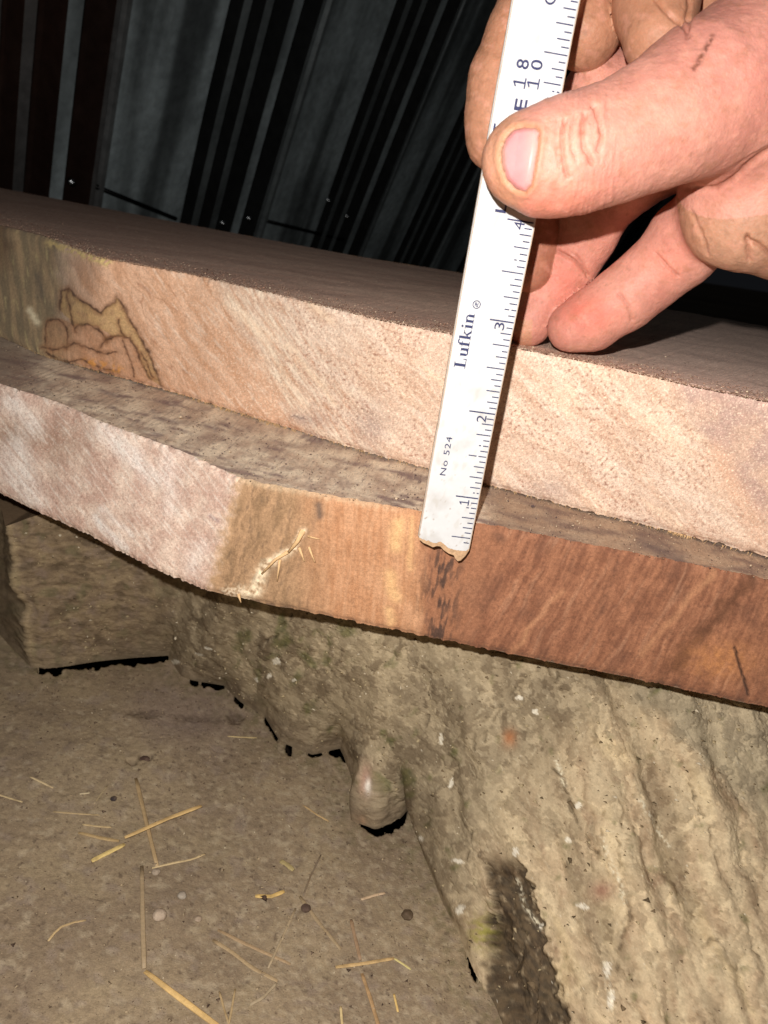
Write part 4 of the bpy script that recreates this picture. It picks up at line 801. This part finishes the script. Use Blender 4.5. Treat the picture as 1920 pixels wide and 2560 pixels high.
for lab, pts, wpx, colr in straws:
    n = 9; tt = np.linspace(0, 1, len(pts)); t2 = np.linspace(0, 1, n); sx_ = np.interp(t2, tt, [p[0] for p in pts]); sy_ = np.interp(t2, tt, [p[1] for p in pts])
    Pw = onz(sx_, sy_, np.full(n, .003)); dist = np.linalg.norm(Pw.mean(0)-O); wm = wpx*dist/F; faint = sum(colr) < 440
    for i in range(n): Pw[i, 2] = gheight(Pw[i, 0], Pw[i, 1])+wm*(.05 if faint else .35)
    Pw[:, 2] = np.convolve(np.pad(Pw[:, 2], 2, mode='edge'), np.ones(5)/5, 'valid')
    if lab.startswith('long golden'): Pw[:, 2] += .002
    sides = 8; ring_ = []
    for i in range(n):
        t = Vector(Pw[min(i+1, n-1)]-Pw[max(i-1, 0)]).normalized(); a = t.cross(Vector((0, 0, 1))).normalized(); b = a.cross(t)
        ww = wm*(1+.12*rng.normal()*.5)*(1 if 0 < i < n-1 else .8)
        ring_.append([Vector(Pw[i])+a*ww*cos(2*pi*k/sides)+b*ww*.42*(sin(2*pi*k/sides)-(.55 if abs(sin(2*pi*k/sides)-1) < .01 else 0)) for k in range(sides)])
    V = np.array([[list(v) for v in r_] for r_ in ring_]).reshape(-1, 3); Q = []
    for i in range(n-1):
        for k in range(sides): Q.append((i*sides+k, i*sides+(k+1) % sides, (i+1)*sides+(k+1) % sides, (i+1)*sides+k))
    for i0, rev in ((0, 1), ((n-1)*sides, 0)):
        for q in ((0, 1, 2, 3), (0, 3, 4, 5), (0, 5, 6, 7)): q = tuple(i0+z for z in q); Q.append(q[::-1] if rev else q)
    colr = tuple(.7*np.array(colr)+.3*np.array((222,200,160))); bright = sum(colr) > 490; colr = tuple(colr) if bright else tuple(.6*np.array(colr)+.4*np.array((158,140,114)))
    cv = mix(np.broadcast_to(C(*colr), V.shape), C(120,96,66), .5*sm(.0, .5, fbm(V[:, 0]*300, V[:, 1]*300, 1, 3)))
    kind = 'twig' if 'twig' in lab or 'hair' in lab else 'leaf_scrap' if 'leaf' in lab or 'blade' in lab else 'bark_chip' if 'bark' in lab else 'straw'
    o = mesh_np(kind, V, np.array(Q), M_straw, cv, smooth=True); tag(o, lab, kind.replace('_', ' '), 'straw and litter scattered on the dirt floor')
def lump(name, px_, py_, rp, sq, colr, lab, cat, sink=.3):
    P = onz(px_, py_, 0.); r_ = rp*np.linalg.norm(P-O)/F; z0 = gheight(P[0], P[1])
    bm = bmesh.new(); bmesh.ops.create_icosphere(bm, subdivisions=3, radius=1)
    V = np.array([v.co[:] for v in bm.verts]); V *= (1+.28*fbm(V[:, 0]*1.3+px_, V[:, 1]*1.3, V[:, 2]*1.3, 3))[:, None]
    F_ = np.array([[v.index for v in f.verts] for f in bm.faces]); bm.free()
    V = V*np.array([r_, r_, r_*sq])+np.array([P[0], P[1], z0+r_*sq*(1-2*sink)])
    o = mesh_np(name, V, F_, M_stone, mix(np.broadcast_to(C(*colr), V.shape), C(130,110,92), .5*sm(-.2, .5, fbm(V[:, 0]*500, V[:, 1]*500, V[:, 2]*500, 3)))); tag(o, lab, cat, 'pebbles on the dirt floor'); return o
lump('pebble', 399, 2291, 15, .6, (188,168,146), 'round whitish pebble half sunk in the dirt below the crossed straws', 'pebble')
lump('pebble', 496, 2292, 8, .6, (172,152,130), 'smaller buff pebble right of the round whitish one', 'pebble')
lump('pebble', 390, 2181, 9, .6, (170,154,134), 'pale pebble just under the crossed straws', 'pebble')
lump('pebble', 455, 2238, 10, .5, (168,156,140), 'dull grey pebble between the two pale ones', 'pebble')
lump('pebble', 765, 2268, 11, .5, (92,74,64), 'dark brown pebble near the thin twig', 'pebble')
lump('pebble', 1018, 2290, 13, .5, (92,76,58), 'dark brown crumb close to the root', 'pebble')
lump('pebble', 362, 1896, 12, .5, (82,62,54), 'dark oval pebble at the upper left of the dirt', 'pebble')
lump('pebble', 284, 2000, 7, .6, (62,54,54), 'tiny black pebble left of the crossed straws', 'pebble')
# loose grit, uncountable
def grit(name, pts, sizes, cols, mat, flat):
    tet = np.array([[1,0,0],[-.5,.87,0],[-.5,-.87,0],[0,0,1],[0,0,-1]]); FT = np.array([[0,1,3],[1,2,3],[2,0,3],[1,0,4],[2,1,4],[0,2,4]])
    n = len(pts); V = tet[None]*(1+.4*rng.normal(size=(n, 5, 3)))
    an = rng.random(n)*6.28; ca, sa = np.cos(an), np.sin(an); X = V[..., 0]*ca[:, None]-V[..., 1]*sa[:, None]; Y = V[..., 0]*sa[:, None]+V[..., 1]*ca[:, None]
    V = np.stack([X, Y, V[..., 2]*flat], -1)*sizes[:, None, None]+pts[:, None]
    Fq = (FT[None]+5*np.arange(n)[:, None, None]).reshape(-1, 3)
    o = mesh_np(name, V, Fq, mat, np.repeat(cols[:, None], 5, 1), smooth=False); o['kind'] = 'stuff'; return o
n = 15000; X = rng.uniform(-.17, .09, n); Y = rng.uniform(.09, .37, n)
i = np.clip(np.searchsorted(gx, X), 1, len(gx)-1); j = np.clip(np.searchsorted(gy, Y), 1, len(gy)-1); Zg = gz[i, j]; k_ = Zg > -.03
X, Y, Zg = X[k_], Y[k_], Zg[k_]; n = len(X)
sz = .00022*np.exp(rng.normal(0, .55, n)); pal_ = np.array([C(150,132,108), C(112,94,78), C(176,156,126), C(84,68,58), C(206,190,162)]); cl = pal_[rng.choice(5, n, p=[.45,.26,.18,.09,.02])]
grit('grit', np.stack([X, Y, Zg], -1), sz, cl, M_dirt, .6)
# flakes caught on the bark, and sawdust on the slab tops
fi = rng.integers(int(NU*.1), int(NU*.92), 2600); fj = rng.integers(10, NV-12, 2600)
Pf = Ps[fi, fj]; cl = np.array([C(176,158,124), C(206,192,166), C(122,104,80), C(96,82,62)])[rng.choice(4, 2600, p=[.45,.08,.3,.17])]
o = grit('bark_flakes', Pf, .00045*np.exp(rng.normal(0, .5, 2600)), cl, M_bark, .5); own(o, stump)
n = 20000; px_ = rng.uniform(-50, 1990, n); near_ = rng.random(n) < .45
qy = np.interp(px_, [a[0] for a, b in UP], [a[1] for a, b in UP])-np.where(near_, rng.random(n)**2*26, rng.random(n)**1.6*120)-1
P_ = onz(px_, qy, htop+.0004); k_ = P_[:, 1] < .62; P_ = P_[k_]; near_ = near_[k_]; n = len(P_)
cl = np.array([C(186,152,130), C(156,120,100), C(214,196,168), C(120,90,76)])[rng.choice(4, n, p=[.4,.3,.12,.18])]
o = grit('sawdust', P_, np.where(near_, .00020, .00011)*np.exp(rng.normal(0, .45, n)), cl, M_sawn, .45); own(o, up)
n = 3500; px_ = rng.uniform(-20, 1950, n); qy = np.interp(px_, [a[0] for a, b in LP], [a[1] for a, b in LP])-rng.random(n)*130
P_ = onz(px_, qy, hmid-.0006); k_ = P_[:, 1] < .4; P_ = P_[k_]; n = len(P_)
cl = np.array([C(206,184,156), C(150,128,108), C(96,80,78)])[rng.choice(3, n, p=[.35,.4,.25])]
o = grit('sawdust', P_, .00018*np.exp(rng.normal(0, .45, n)), cl, M_sawn, .6); own(o, lo)
